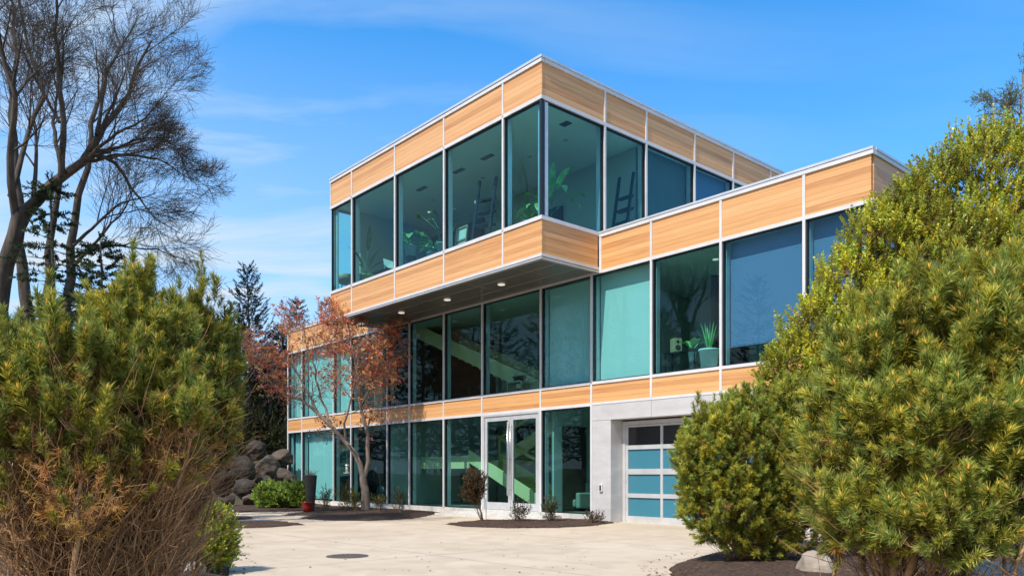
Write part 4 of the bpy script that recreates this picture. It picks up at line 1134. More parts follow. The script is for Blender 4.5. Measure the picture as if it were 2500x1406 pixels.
def grow(tr, p, d, L_, r, lv, maxlv, up=.0, wander=.16, nch=(4, 6), ang=(22, 55), ratio=(.5, .72), rmin=.005, k=8, pull=None):
    kk = k if lv < maxlv - 1 else 6
    pts = [p]; dd = d / np.linalg.norm(d); step = L_ / (kk - 1)
    for i in range(kk - 1):
        dd = dd + rng.normal(0, wander, 3) * .6 + np.array([0, 0, up * .12]) + (0 if pull is None else np.array(pull) * .10 * (lv >= 2)); dd /= np.linalg.norm(dd); pts.append(pts[-1] + dd * step)
    pts = np.array(pts); r1 = max(rmin * .6, r * .35); rad = np.linspace(r, r1, kk)
    tr.put(pts, rad)
    if lv >= maxlv: tr.tips.append(pts[-1]); tr.tipd.append(dd); return
    branch_off(tr, pts, rad, L_, lv, maxlv, up, wander, nch, ang, ratio, rmin, k, pull)


def branch_off(tr, pts, rad, L_, lv, maxlv, up, wander, nch, ang, ratio, rmin, k, pull=None, t0=.25):
    n = rng.integers(nch[0], nch[1] + 1); K = len(pts)
    for t in np.linspace(t0, .97, n) + rng.normal(0, .03, n):
        t = min(max(t, .1), .99); f = t * (K - 1); i = min(int(f), K - 2); q = pts[i] + (pts[i + 1] - pts[i]) * (f - i); tan = norm(pts[i + 1] - pts[i])
        ax = norm(np.cross(tan, rng.normal(0, 1, 3))); a = R(rng.uniform(*ang)); dn = tan * math.cos(a) + ax * math.sin(a)
        rr = max(rmin, (rad[0] + (rad[-1] - rad[0]) * t) * rng.uniform(.38, .58))
        grow(tr, q, dn, L_ * rng.uniform(*ratio) * (1.05 - .35 * t), rr, lv + 1, maxlv, up, wander, nch, ang, ratio, rmin, k, pull)


def resample(c, k):
    c = np.array(c, float); s = np.concatenate([[0], np.cumsum(np.linalg.norm(np.diff(c, axis=0), axis=1))]); t = np.linspace(0, s[-1], k)
    return np.stack([np.interp(t, s, c[:, j]) for j in range(3)], 1), s[-1]


def limb_tree(name, label, cat, limbs, Y, maxlv, m, trunk_m=None, rmin=.006, nch=(4, 6), up=.2, pull=None, ang=(22, 55), group=None, ratio=(.5, .72), wander=.16, chl=None):
    """limbs: list of (pixel polyline [(px,py,dY)], r0, r1, child length or 0). first one is the trunk"""
    tr = Tree(); tk = Tree()
    b = limbs[0][0][0]; base = at(b[0], b[1], Y + b[2])
    for j, (pl, r0, r1, cl) in enumerate(limbs):
        pts, L_ = resample([at(x, y, Y + dy) for x, y, dy in pl], 12); rad = np.linspace(r0, r1, 12)
        pts[1:-1] += rng.normal(0, L_ * .006, pts[1:-1].shape)
        (tk if j == 0 else tr).put(pts, rad)
        if cl: branch_off(tr, pts, rad, cl, 1, maxlv, up, wander, (nch[0] + 3, nch[1] + 4), ang, ratio, rmin, 8, pull, t0=.3)
    root = empty(name, (base[0], base[1], base[2])); tag(root, label, cat, group)
    V, T, _ = tk.mesh(10); np_mesh('trunk', V - base, T, None, M[m], root, smooth=True)
    V, T, _ = tr.mesh(6); np_mesh('crown', V - base, T, None, M[m], root, smooth=True)
    return root, np.array(tr.tips), np.array(tr.tipd), base
# ---- big bare tree at the left
kw = dict(maxlv=5, m='barkdark', rmin=.0042, nch=(2, 3), up=.2, ratio=(.62, .9), wander=.11, ang=(20, 52), pull=(.08, 0, .0))
limb_tree('bare_tree', 'largest bare tree with a thick leaning limb sweeping right over the pines', 'bare tree', [
    ([(-30, 1180, 0), (-20, 900, 0), (5, 680, 0), (35, 580, 0), (50, 520, 0)], 0.270, 0.192, 0),
    ([(50, 525, 0), (100, 480, 0), (150, 430, .2), (200, 395, .3), (245, 320, .3), (300, 250, .5), (335, 160, .7), (370, 100, .8)], 0.158, 0.024, 2.46),
    ([(150, 430, .1), (155, 300, -.3), (145, 200, -.5), (140, 60, -.6), (135, -60, -.8)], 0.090, 0.024, 2.30),
    ([(165, 420, .1), (230, 370, .2), (290, 405, .6), (330, 480, .8), (385, 540, 0.82), (440, 570, 0.98)], 0.068, 0.010, 1.56),
    ([(200, 395, .2), (280, 330, -.4), (350, 290, -.6), (410, 235, -.8)], 0.060, 0.010, 1.80),
    ([(205, 395, .2), (300, 375, .7), (380, 385, 0.82), (450, 425, 0.98), (485, 440, 1.07)], 0.053, 0.008, 1.48),
    ([(235, 330, .2), (250, 220, 0.82), (290, 110, 1.31), (270, 10, 2)], 0.053, 0.010, 1.72),
    ([(40, 545, 0), (20, 400, -.5), (40, 250, -1.0), (0, 100, -1.2), (-10, -50, -1.5)], 0.105, 0.032, 2.46),
    ([(25, 480, 0), (60, 330, .6), (110, 230, 0.82), (60, 80, 0.98), (30, -60, 1.23)], 0.075, 0.024, 2.30),
    ([(145, 300, -.3), (70, 160, -.6), (30, 60, -.9)], 0.045, 0.010, 1.80),
    ([(220, 390, .2), (330, 340, 1.23), (390, 335, 2), (440, 365, 1.97)], 0.041, 0.008, 1.48),
], 21, **kw)
kw2 = dict(kw); kw2['maxlv'] = 4; kw2['rmin'] = .006; kw2['nch'] = (3, 4); kw2['pull'] = None
limb_tree('bare_tree', 'second bare tree with an upright trunk just right of the thick leaning one', 'bare tree', [
    ([(60, 1150, 0), (62, 800, 0), (58, 640, 0), (50, 560, 0), (45, 470, 0)], .25, .12, 0),
    ([(45, 480, 0), (30, 300, 0), (45, 150, 0), (20, -20, .5)], .12, .03, 3.2),
    ([(55, 560, 0), (95, 420, .5), (80, 300, .8), (120, 180, 1.2)], .08, .02, 2.8)], 24, **kw2)
limb_tree('bare_tree', 'slimmer bare tree forking behind the conifer, third from the left', 'bare tree', [
    ([(160, 1150, 0), (160, 760, 0), (175, 620, 0), (185, 500, 0), (215, 410, 0)], .23, .09, 0),
    ([(215, 410, 0), (225, 300, 0), (260, 180, .3), (330, 60, .5)], .09, .02, 3.0),
    ([(178, 600, 0), (220, 560, .4), (290, 500, .7), (380, 470, 1)], .06, .012, 2.6),
    ([(170, 660, 0), (260, 560, .4), (300, 520, .8), (340, 440, 1)], .06, .012, 2.4)], 25, **kw2)
limb_tree('bare_tree', 'thin bare tree with arching twigs over the top of the middle pine', 'bare tree', [
    ([(110, 1150, 0), (115, 800, 0), (120, 640, 0), (135, 540, 0), (150, 420, 0)], .2, .08, 0),
    ([(150, 640, .5), (260, 600, .8), (380, 610, 1), (470, 640, 1.2)], .05, .012, 2.2),
    ([(150, 420, 0), (130, 300, .3), (150, 150, .4)], .08, .02, 2.8)], 26, **kw2)

# ---- red leaved maple in front of the glass
ml = dict(maxlv=4, m='barkpale', rmin=.006, nch=(3, 4), up=.05, ratio=(.62, .88), wander=.12, ang=(25, 65))
rt, tips, tipd, mb0 = limb_tree('red_leaved_maple', 'small maple with sparse reddish spring leaves and a pale forked trunk', 'maple tree', [
    ([(893, 1247, 0), (892, 1200, 0), (886, 1160, 0)], .20, .14, 0),
    ([(886, 1163, 0), (880, 1130, 0), (848, 1080, 0), (812, 1045, -.1), (775, 1005, -.2), (730, 975, -.3), (690, 960, -.4), (650, 925, -.5), (618, 885, -.6)], .125, .02, 1.8),
    ([(890, 1162, 0), (902, 1120, .1), (896, 1060, .1), (880, 1000, 0), (878, 940, 0), (860, 860, .1), (850, 790, .2)], .105, .02, 1.7),
    ([(845, 1078, 0), (840, 1030, -.4), (860, 960, -.7), (875, 890, -.8), (890, 830, -1)], .06, .015, 1.5),
    ([(812, 1045, -.1), (780, 960, .3), (770, 900, .4), (745, 840, .5), (735, 780, .6)], .06, .015, 1.5),
    ([(775, 1005, -.2), (720, 900, -.6), (690, 850, -.8), (640, 850, -1)], .045, .012, 1.5),
    ([(880, 1010, 0), (915, 940, .2), (940, 870, .3), (958, 820, .4)], .04, .012, 1.2),
    ([(880, 1000, 0), (920, 900, -.3), (935, 860, -.4)], .04, .012, 1.2),
    ([(860, 870, .1), (820, 800, .4), (815, 770, .5)], .035, .01, 1.1),
    ([(875, 1115, 0), (858, 1095, -.3), (850, 1085, -.5)], .05, .03, 0),
], 32.0, **ml)
tl = t_leaves(.10, .13, .075, 5, droop=.5, spread=(50, 100), stem=False)
T_MAP = [t_leaves(.20, .11, .055, 7, droop=.5, spread=(50, 100), stem=False) for _ in range(4)]
sel = rng.random(len(tips)) < .98; P = np.repeat(tips[sel], 1, 0) + rng.normal(0, .06, (sel.sum(), 3)); D = norm(np.repeat(tipd[sel], 1, 0) + rng.normal(0, .5, P.shape))
C = np.array([.66, .20, .12])[None] * rng.uniform(.55, 1.35, (len(P), 1)) * np.stack([np.ones(len(P)), rng.uniform(.7, 1.9, len(P)), rng.uniform(.7, 1.5, len(P))], 1)
V, T, Cc = scatter(T_MAP, P, D, rng.uniform(.7, 1.25, len(P)), C); np_mesh('leaves', V - mb0, T, Cc, M['leaf'], rt)
print('maple tips', len(tips))
# ---- conifers
T_SPR = [t_needles(.45, .095, .021, 50, tilt=(45, 80), bud=False, topheavy=1.0, base=.7) for _ in range(4)]


def conifer(name, label, base, H, R0, green, z0=.12, levels=26, per=6, droop=.25, dens=3.0, group=None, lift=.5, start=.05, thin=1.0, mk='barkdark', cat='conifer'):
    base = np.array(base, float); root = empty(name, base); tag(root, label, cat, group)
    tr = Tree(); k = 10
    tz = np.linspace(0, 1, 12); tp = np.stack([.02 * H * np.sin(tz * 4) * .4, .0 * tz, H * tz], 1)
    V, T = tubes_np(tp[None], np.linspace(H * .017, .015, 12)[None], 8); np_mesh('trunk', V, T, None, M[mk], root, smooth=True)
    P = []; D = []; BP = []; BR = []
    for lv in range(levels):
        f = start + (1 - start) * (lv + .5) / levels; z = H * (z0 + (1 - z0) * f)
        Lb = R0 * (1 - f) ** .85 * 1.0 + .12
        for j in range(per):
            if rng.random() > thin: continue
            a = 6.283 * (j + rng.random() * .7) / per + lv * 1.1; l = Lb * rng.uniform(.7, 1.15); out = np.array([math.cos(a), math.sin(a), 0]); s = np.linspace(0, 1, 7)
            zz = z + l * (-droop * s + lift * s ** 2.2) + H * .01 * rng.normal()
            pts = np.stack([out[0] * l * s + .008 * H * math.sin(4 * z / H), out[1] * l * s, zz], 1); BP.append(pts); BR.append(np.linspace(.012 + .012 * l, .005, 7))
            n = max(2, int(l * dens)); side = np.array([-out[1], out[0], 0])
            for q in range(n):
                t = .25 + .75 * (q + rng.random()) / n; i = min(int(t * 6), 5); p = pts[i] + (pts[i + 1] - pts[i]) * (t * 6 - i); tan = norm(pts[i + 1] - pts[i])
                w_ = rng.choice([-1, 1]) * rng.uniform(.4, 1.2) * (1.15 - t); P.append(p); D.append(tan * .8 + side * w_ + np.array([0, 0, rng.normal(0, .25)]))
            P.append(pts[-2]); D.append(pts[-1] - pts[-2])
    for q in range(4): P.append(np.array([0, 0, H * (.99 - .012 * q)])); D.append(np.array([rng.normal(0, .3), rng.normal(0, .3), 1]))
    P = np.array(P); D = norm(np.array(D)); C = np.array(green)[None] * rng.uniform(.55, 1.3, (len(P), 1))
    V, T, Cc = scatter(T_SPR, P, D, rng.uniform(.8, 1.3, len(P)), C); np_mesh('crown', V, T, Cc, M['needle'], root)
    V, T = tubes_np(np.array(BP), np.array(BR), 3); np_mesh('branches', V, T, None, M[mk], root)
    return root

def cbase(px, Y, z=None):
    p = at(px, 1158, Y); return (p[0], p[1], gz(p[0], p[1]) - .1 if z is None else z)
def cH(py, Y, z=0): return CAMH + (HY - py) / F * Y - z
b = cbase(607, 44); conifer('spruce_tree', 'open dark spruce standing against the sky left of the house', b, cH(658, 44, b[2]), 2.8, (.028, .042, .040), dens=6.0, per=6, levels=24, lift=.75, droop=.15)
b = cbase(725, 55); conifer('spruce_tree', 'spruce tip showing just above the left end of the low roof', b, cH(735, 55, b[2]), 2.4, (.025, .038, .036), dens=3.5, per=6, levels=22)
b = cbase(690, 50); conifer('spruce_tree', 'low dark spruce against the left edge of the house', b, cH(800, 50, b[2]), 2.6, (.022, .034, .030), dens=6.5, per=8, levels=20)
b = cbase(655, 47); conifer('spruce_tree', 'dark spruce directly behind the red maple', b, cH(850, 47, b[2]), 2.4, (.02, .032, .026), dens=7, per=9, levels=18)
b = cbase(580, 46); conifer('spruce_tree', 'shaded spruce behind the right edge of the left pines', b, cH(800, 46, b[2]), 2.4, (.02, .03, .024), dens=7, per=9, levels=18)
b = cbase(625, 52); conifer('spruce_tree', 'shadowy spruce filling the gap above the boulders', b, cH(930, 52, b[2]), 2.8, (.016, .024, .020), dens=7, per=8, levels=16)
b = cbase(510, 50); conifer('spruce_tree', 'dark spruce hidden behind the tips of the left pines', b, cH(840, 50, b[2]), 2.8, (.02, .03, .026), dens=6.5, per=9, levels=18)
b = cbase(128, 21); conifer('hemlock_tree', 'flat branched green conifer around the bare trunks at the left', b, cH(455, 21, b[2]), 1.4, (.06, .09, .04), dens=3.5, per=6, levels=22, lift=.0, droop=.05, z0=.3, thin=.6)
b = cbase(250, 24); conifer('hemlock_tree', 'dark conifer showing behind the top of the middle pine', b, cH(590, 24, b[2]), 2.0, (.03, .05, .028), dens=4.5, per=6, levels=22, lift=.1, droop=.12, z0=.2)
# conifers along the left boundary: what the front glass mirrors
wproto = conifer('boundary_conifer', 'dark conifer at the left boundary, mirrored in the front glass', (-25, 12, 0), 13, 3.4, (.03, .042, .03), dens=2.6, per=7, levels=22, group='conifers mirrored in the front glass')
for i, (x, y, s_) in enumerate([(-27, 5, 1.05), (-26, 18, .8), (-28, 24, 1.0), (-30, -2, 1.1), (-29, 30, 1.1), (-33, 14, 1.25), (-31.5, 35.5, 1.15), (-34, 40, 1.25), (-38.5, 44.5, 1.3), (-36, 34, 1.3), (-34, 27, 1.2), (-43, 50, 1.35), (-35, 21, 1.1)]):
    c = wproto.copy(); col.objects.link(c); c.location = (x, y, 0); c.scale = (s_, s_, s_); c.rotation_euler = (0, 0, i * 2.1)
    for ch in wproto.children:
        d = ch.copy(); col.objects.link(d); d.parent = c
# wooded backdrop beyond the house: copies of one conifer
proto = conifer('spruce_tree', 'distant spruce in the row beyond the house, farthest left', cbase(300, 80), 15, 3.6, (.022, .034, .028), dens=2.6, per=6, levels=20, group='distant spruces behind the house')
spots = [(-20, 84), (-9, 86), (2, 90), (14, 86), (26, 84), (38, 80), (-44, 78), (-52, 66), (48, 70), (30, 66)]
for i, (x, y) in enumerate(spots):
    c = proto.copy(); col.objects.link(c); c.location = (x, y, gz(x, y) - .1); c.scale = (1, 1, random.uniform(.8, 1.15)); c.rotation_euler = (0, 0, i * 1.3)
    c['label'] = 'distant spruce in the row beyond the house'
    for ch in proto.children:
        d = ch.copy(); col.objects.link(d); d.parent = c
proto['label'] = 'distant spruce in the row beyond the house'
# low understorey beside the boulders
T_US = [t_leaves(.3, .09, .045, 16) for _ in range(3)]
leafy('dark_shrub', 'dark leafy undergrowth hanging over the boulders left of the house', cbase(640, 43), [lobe(640, 1060, 43, 75, 50), lobe(590, 1060, 43, 60, 60), lobe(690, 1075, 44, 40, 40), lobe(620, 985, 44, 50, 60), lobe(668, 1000, 44, 45, 55)], 1900, T_US, (.09, .11, .035), 'shrub', stems=20, r0=.02, depth=.7)

# small leaved tree at the right edge
rt3, tips, tipd, b3 = limb_tree('small_leaved_tree', 'slender small leaved tree reaching up at the right edge above the evergreen', 'tree', [
    ([(2560, 1250, 0), (2540, 800, 0), (2520, 500, 0), (2500, 380, 0), (2470, 290, 0)], .09, .03, 0),
    ([(2500, 380, 0), (2475, 290, 0), (2450, 240, 0), (2430, 250, .1)], .03, .01, .8),
    ([(2500, 390, 0), (2490, 280, .1), (2495, 200, .2), (2500, 165, .2)], .03, .01, .8)], 16, maxlv=4, m='bark', rmin=.004, nch=(3, 4), up=.3, ratio=(.5, .7))
P = np.repeat(tips, 1, 0) + rng.normal(0, .04, (len(tips), 3)); D = norm(np.repeat(tipd, 1, 0) + rng.normal(0, .4, P.shape))
C = np.array([.2, .3, .11])[None] * rng.uniform(.6, 1.3, (len(P), 1)); V, T, Cc = scatter(T_BOXS, P, D, rng.uniform(.4, .75, len(P)), C); np_mesh('leaves', V - b3, T, Cc, M['leaf'], rt3)

# ================================================================== POTS, FEEDER
q = gnd(758, 1249); tp = empty('tall_planter', (q[0], q[1], .05)); tag(tp, 'tall tapered charcoal planter with dry grass, standing before the left windows', 'planter')
mb = MB(); mb.lathe([(.145, 0), (.15, .02), (.255, 1.38), (.262, 1.40), (.262, 1.43), (.235, 1.43), (.23, 1.37)], 28); mb.build('pot', M['darkpot'], tp, smooth=True)
mb = MB(); mb.lathe([(.22, 1.36), (.0, 1.375)], 20); mb.build('soil', M['soil'], tp)
n_ = 60; base_ = np.stack([rng.normal(0, .09, n_), rng.normal(0, .09, n_), np.full(n_, 1.37)], 1); dirs = np.stack([rng.normal(0, .5, n_), rng.normal(0, .5, n_), np.ones(n_)], 1); t = np.linspace(0, 1, 5)[None, :, None]
P = base_[:, None] + dirs[:, None] * t * rng.uniform(.15, .36, (n_, 1, 1)) - np.array([0, 0, .06]) * t ** 2; V, T = tubes_np(P, np.tile(np.linspace(.006, .003, 5), (n_, 1)), 3); np_mesh('dry_grass', V, T, None, M['barkpale'], tp)
q = gnd(750, 1252); rp = empty('red_pot', (q[0], q[1], .05)); tag(rp, 'small glazed red pot on the ground at the foot of the tall planter', 'pot')
mb = MB(); mb.lathe([(.13, 0), (.17, .05), (.205, .2), (.19, .33), (.22, .36), (.22, .39), (.19, .39), (.17, .33)], 28); mb.build('pot', M['redpot'], rp, smooth=True)
mb = MB(); mb.lathe([(.18, .34), (.0, .345)], 16); mb.build('soil', M['soil'], rp)
for s_ in (-1, 1):
    mb = MB(); mb.tube([(s_ * .19, 0, .3), (s_ * .25, 0, .31), (s_ * .25, 0, .25), (s_ * .2, 0, .22)], .014, 6); mb.build('handle', M['redpot'], rp, smooth=True)
q = at(847, 1146, 32.6); bf = empty('bird_feeder', tuple(q)); tag(bf, 'clear tube bird feeder hanging from the left fork of the maple', 'bird feeder')
mb = MB(); mb.lathe([(.055, -.12), (.055, .17)], 16); mb.build('tube', M['clear'], bf, smooth=True)
mb = MB(); mb.lathe([(.15, -.15), (.15, -.12), (.05, -.11)], 18); mb.build('tray', M['white'], bf)
mb = MB(); mb.lathe([(.09, .16), (.07, .20), (.02, .25)], 16); mb.build('lid', M['alu'], bf)
mb = MB(); mb.tube([(0, 0, .24), (.0, 0, 1.0)], .004, 5); mb.build('wire', M['steel'], bf)


# ================================================================== THINGS INSIDE THE HOUSE
HR = math.atan2(-UA[1], -UA[0])
def inside(name, label, cat, px, b, floor_z, group=None):
    a, Y = on_b(px, b); p = ab2w(a, b, floor_z); o = empty(name, tuple(p), HR); return tag(o, label, cat, group)

def leaves_green(name, col0):
    m = noisy(mat(name, rough=.35), tuple(c * .7 for c in col0), tuple(c * 1.3 for c in col0), 5)[0]
    return m
M['hleaf'] = leaves_green('house_plant_leaf', (.24, .50, .16)); M['hleafd'] = leaves_green('dark_house_plant_leaf', (.08, .20, .08))
F3, F2, F1 = 9.14, 4.38, .2


def potted(name, label, px, b, fz, pot_h, pot_r, leaves, pm='bluepot', lm='hleaf', group='potted plants inside the windows', stand=0.0):
    """leaves: list of (azimuth deg, lean, stalk length, blade length, width, bend)"""
    o = inside(name, label, 'potted plant', px, b, fz, group)
    mb = MB(); mb.lathe([(pot_r * .72, stand), (pot_r, stand + pot_h * .92), (pot_r * 1.08, stand + pot_h * .93), (pot_r * 1.08, stand + pot_h), (pot_r * .9, stand + pot_h)], 22); mb.build('pot', M[pm], o, smooth=True)
    if stand:
        mb = MB(); mb.lathe([(pot_r * .9, 0), (pot_r * .8, stand)], 18); mb.build('plant_stand', M['darkpot'], o)
    mb = MB(); mb.lathe([(pot_r * .9, stand + pot_h * .94), (0, stand + pot_h * .95)], 16); mb.build('soil', M['soil'], o)
    st_ = MB(); lf = MB()
    for az, lean, sl, bl, bw, bend in leaves:
        a = R(az); d = np.array([math.cos(a) * lean, math.sin(a) * lean, 1.]); d /= np.linalg.norm(d); b0_ = np.array([math.cos(a) * .03, math.sin(a) * .03, stand + pot_h * .93])
        tip = b0_ + d * sl; mid = b0_ + np.array([d[0] * .3, d[1] * .3, d[2] * .6]) * sl
        if sl > 0: st_.tube([b0_, mid, tip], [.014, .011, .008], 6)
        dd = norm(tip - mid) if sl > 0 else d
        lf.blade(tip if sl > 0 else b0_, dd, (0, 0, 1.0001) if abs(dd[2]) < .97 else (math.sin(a), -math.cos(a), .3), bl, bw, bend)
    if st_.v: st_.build('stalks', M['hleafd'], o, smooth=True)
    lf.build('leaves', M[lm], o, smooth=True)
    if fz == F3 and name != 'bird_of_paradise': o.scale = (1.22, 1.22, 1.22)
    return o

potted('bird_of_paradise', 'large bird of paradise plant with arching leaves in the glass corner upstairs', 1334, 17.6, F3, .5, .36,
       [(10, .35, 1.15, .8, .34, .5), (180, .45, 1.1, .75, .32, 1.2), (95, .1, 1.3, .9, .34, .3), (200, .9, .8, .7, .3, 1.8), (-20, .9, 1.2, .8, .3, 1.9), (20, 1.0, .9, .7, .3, 2.0), (-90, .5, .55, .7, .32, 2.0), (-60, .8, .6, .7, .34, 2.2), (-130, .8, .6, .7, .34, 2.2), (150, 1.2, .75, .7, .3, 2.0), (60, .6, 1.1, .8, .32, 1.2), (0, .15, .9, .8, .32, .3), (-40, .4, .8, .7, .3, 1.4)])
potted('potted_plant', 'bushy low plant in the glass corner upstairs beside the bird of paradise', 1290, B1 + .55, F3, .22, .17, [(k * 47, .5 + .25 * (k % 3), .0, .28, .06, 1.0) for k in range(26)])
potted('monstera', 'big drooping monstera on a tall stand in the third upstairs window from the left', 1003, B1 + 1.0, F3, .35, .2, [(k * 40, .75 + .2 * (k % 3), .42, .42, .27, 2.0) for k in range(14)], stand=.62)
potted('potted_plant', 'leafy peace lily in a grey pot at the right of the third upstairs window', 1058, B1 + .8, F3, .32, .2, [(k * 51, .45 + .3 * (k % 3), .22, .36, .11, 1.3) for k in range(22)], stand=.08)
potted('monstera', 'small climbing plant half hidden by the mullion right of the peace lily', 1078, B1 + .8, F3, .3, .16, [(k * 60, .5 + .2 * (k % 3), .95, .26, .15, 1.6) for k in range(8)], stand=.3)
potted('potted_plant', 'upright dark plant in a round green pot in the second upstairs window', 893, B1 + .75, F3, .45, .32, [(90, .05, .9, .9, .2, .1), (0, .5, .3, .9, .1, .6), (180, .5, .3, .9, .1, .6), (40, .6, .3, .8, .1, .9), (220, .3, .5, .8, .14, .6), (150, .7, .2, .7, .1, .8), (-60, .5, .3, .8, .1, .6)], pm='hleaf', lm='hleafd')
potted('potted_plant', 'aloe with long thin leaves in a tall white pot, middle floor right window', 1731, B0 + .62, F2, .72, .28, [(k * 67, .12 + .09 * (k % 4), .0, .85, .045, .5) for k in range(13)], pm='whitepot')
potted('potted_plant', 'round leaved plant between the loudspeaker and the white pot', 1690, B0 + .85, F2, .3, .12, [(k * 80, .3 + .2 * (k % 2), .18, .34, .22, .8) for k in range(6)], stand=.45, pm='bluepot')
potted('potted_plant', 'little bright plant in a turquoise pot on a ledge inside the ground floor glass', 988, B0 + .7, 2.35, .14, .09, [(k * 50, .8, .05, .14, .07, 1.2) for k in range(16)], pm='bluepot')
potted('potted_plant', 'trailing plant in a wide bowl on the small table behind the middle glass', 1268, B0 + .7, F2 + .55, .16, .26, [(k * 40, 1.2, .1, .2, .05, 1.8) for k in range(20)], pm='darkpot')

def ladder_shelf(label, px, b, fz, rz, H=2.15, W=.62):
    o = inside('ladder_shelf', label, 'ladder shelf', px, b, fz, 'black leaning ladder shelves upstairs'); o.rotation_euler = (0, 0, HR + rz)
    for s_ in (-1, 1):
        mb = MB(); mb.bar((s_ * W / 2, -.35, 0), (s_ * W / 2, .12, H), .055, .10); mb.build('upright', M['black'], o)
    for k, z in enumerate((.35, .8, 1.25, 1.68)):
        y = -.35 + .47 * z / H; dpt = .42 - .08 * k; mb = MB(); mb.box(-W / 2 + .02, W / 2 - .02, y - .02, y + dpt, z, z + .045); mb.box(-W / 2 + .02, W / 2 - .02, y + dpt - .015, y + dpt, z + .045, z + .10); mb.build('shelf', M['black'], o)
    return o
ls = ladder_shelf('black ladder shelf behind the front glass, left of the glass corner', 1186, B1 + .9, F3, R(12), H=2.45, W=.72)
ladder_shelf('black ladder shelf against the far wall, seen through the right hand side glass', 1524, B1 + 4.3, F3, 0, H=2.5)
a, Y = on_b(1170, B1 + 1.1); o = empty('mug', tuple(ab2w(a, B1 + .95, F3 + 1.727))); tag(o, 'pale mug on the top shelf of the left ladder shelf', 'mug'); mb = MB(); mb.lathe([(.045, 0), (.045, .11), (.038, .11), (.038, .02)], 14); mb.build('cup', M['whitepot'], o); mb = MB(); mb.tube([(.045, 0, .09), (.085, 0, .08), (.085, 0, .03), (.045, 0, .02)], .008, 6); mb.build('handle', M['whitepot'], o)
# canvas leaning at the glass
o = inside('canvas_frame', 'pale stretched canvas seen from the back, leaning on the upstairs glass', 'canvas', 1122, B1 + .5, F3)
mb = MB(); W_2, H_2 = .3, .95
t0_ = .12
for p, q_ in (((-W_2, 0, 0), (-W_2, t0_, H_2)), ((W_2, 0, 0), (W_2, t0_, H_2))): mb.bar(p, q_, .05, .035)
for f in (.02, .5, .98): mb.bar((-W_2, t0_ * f, H_2 * f), (W_2, t0_ * f, H_2 * f), .035, .05)
mb.build('stretcher', M['oak'], o)
mb = MB(); mb.quad((-W_2, .03, 0), (W_2, .03, 0), (W_2, .03 + t0_, H_2), (-W_2, .03 + t0_, H_2)); mb.build('canvas', M['canvas'], o)
# floor lamp / pole
o = inside('curtain_pole', 'thin dark pole standing upright left of the leaning canvas', 'pole', 1096, B1 + .55, F3); mb = MB(); mb.tube([(0, 0, 0), (-.04, 0, 1.75)], .018, 8); mb.build('rod', M['black'], o); mb = MB(); mb.lathe([(.0, 1.74), (.035, 1.77), (.0, 1.8)], 10, (-.04, 0, 0)); mb.build('finial', M['steel'], o)
# watering can
o = inside('watering_can', 'dull green watering can with a long spout under the monstera', 'watering can', 1037, B1 + .5, F3)
mb = MB(); mb.lathe([(.13, 0), (.14, .02), (.12, .2), (.10, .22)], 20); mb.build('body', M['bluepot'], o, smooth=True); mb = MB(); mb.tube([(-.1, 0, .05), (-.22, 0, .12), (-.34, 0, .27)], [.022, .016, .012], 8); mb.build('spout', M['bluepot'], o, smooth=True); mb = MB(); mb.tube([(-.06, 0, .21), (0, 0, .33), (.12, 0, .28), (.13, 0, .1)], .012, 8); mb.build('handle', M['bluepot'], o, smooth=True)
# desk with folded board
o = inside('desk', 'dark desk behind the second upstairs window from the left', 'desk', 935, B1 + 1.4, F3)
mb = MB(); mb.box(-.8, .8, -.35, .35, .70, .74); mb.build('desktop', M['black'], o)
for x in (-.75, .75):
    for y in (-.3, .3): mb = MB(); mb.box(x - .025, x + .025, y - .025, y + .025, 0, .70); mb.build('leg', M['black'], o)
a, Y = on_b(935, B1 + 1.0); o = empty('paper_lantern', tuple(ab2w(a, B1 + 1.35, F3 + .742)), HR + .6); tag(o, 'white faceted box standing on the dark desk upstairs', 'ornament')
mb = MB(); mb.add([(-.2, -.15, 0), (.2, -.12, 0), (.18, .15, 0), (-.18, .15, 0), (-.24, -.17, .42), (.16, -.1, .27), (.2, .18, .3), (-.2, .17, .4)], [(0, 3, 2, 1), (4, 5, 6, 7), (0, 1, 5, 4), (1, 2, 6, 5), (2, 3, 7, 6), (3, 0, 4, 7)]); mb.build('shade', M['whitepot'], o)
# basket and stool by left end
o = inside('wicker_basket_chair', 'brown bowl shaped seat in the leftmost upstairs window', 'chair', 842, B1 + 1.0, F3)
mb = MB(); mb.lathe([(.12, .62), (.36, .72), (.50, 1.0), (.47, 1.0), (.33, .76), (.0, .66)], 24); mb.build('bowl', M['oak'], o, smooth=True)
for k in range(3): a_ = k * 2.1; mb = MB(); mb.tube([(.1 * math.cos(a_), .1 * math.sin(a_), .64), (.32 * math.cos(a_), .32 * math.sin(a_), 0)], .02, 8); mb.build('leg', M['black'], o)
# speaker + console table
o = inside('console_table', 'thin metal console table behind the middle floor right window', 'table', 1668, B0 + .85, F2)
mb = MB(); mb.box(-.55, .55, -.2, .2, .78, .80); mb.build('table_top', M['black'], o)
for x in (-.53, .53):
    for y in (-.18, .18): mb = MB(); mb.box(x - .012, x + .012, y - .012, y + .012, 0, .78); mb.build('leg', M['black'], o)
a, Y = on_b(1648, B0 + .8); o = empty('loudspeaker', tuple(ab2w(a, B0 + .85, F2 + .802)), HR - .5); tag(o, 'pale wooden loudspeaker on the thin table left of the white pot', 'loudspeaker')
mb = MB(); mb.box(-.14, .14, -.13, .13, 0, .42); mb.build('cabinet', M['oak'], o, bevel=.006)
for z, r_ in ((.14, .08), (.31, .045)):
    mb = MB(); mb.lathe([(r_, 0), (r_, .006), (r_ * .3, .002)], 20); d = mb.build('driver', M['black'], o); d.rotation_euler = (math.pi / 2, 0, math.pi / 2); d.location = (.141, 0, z)
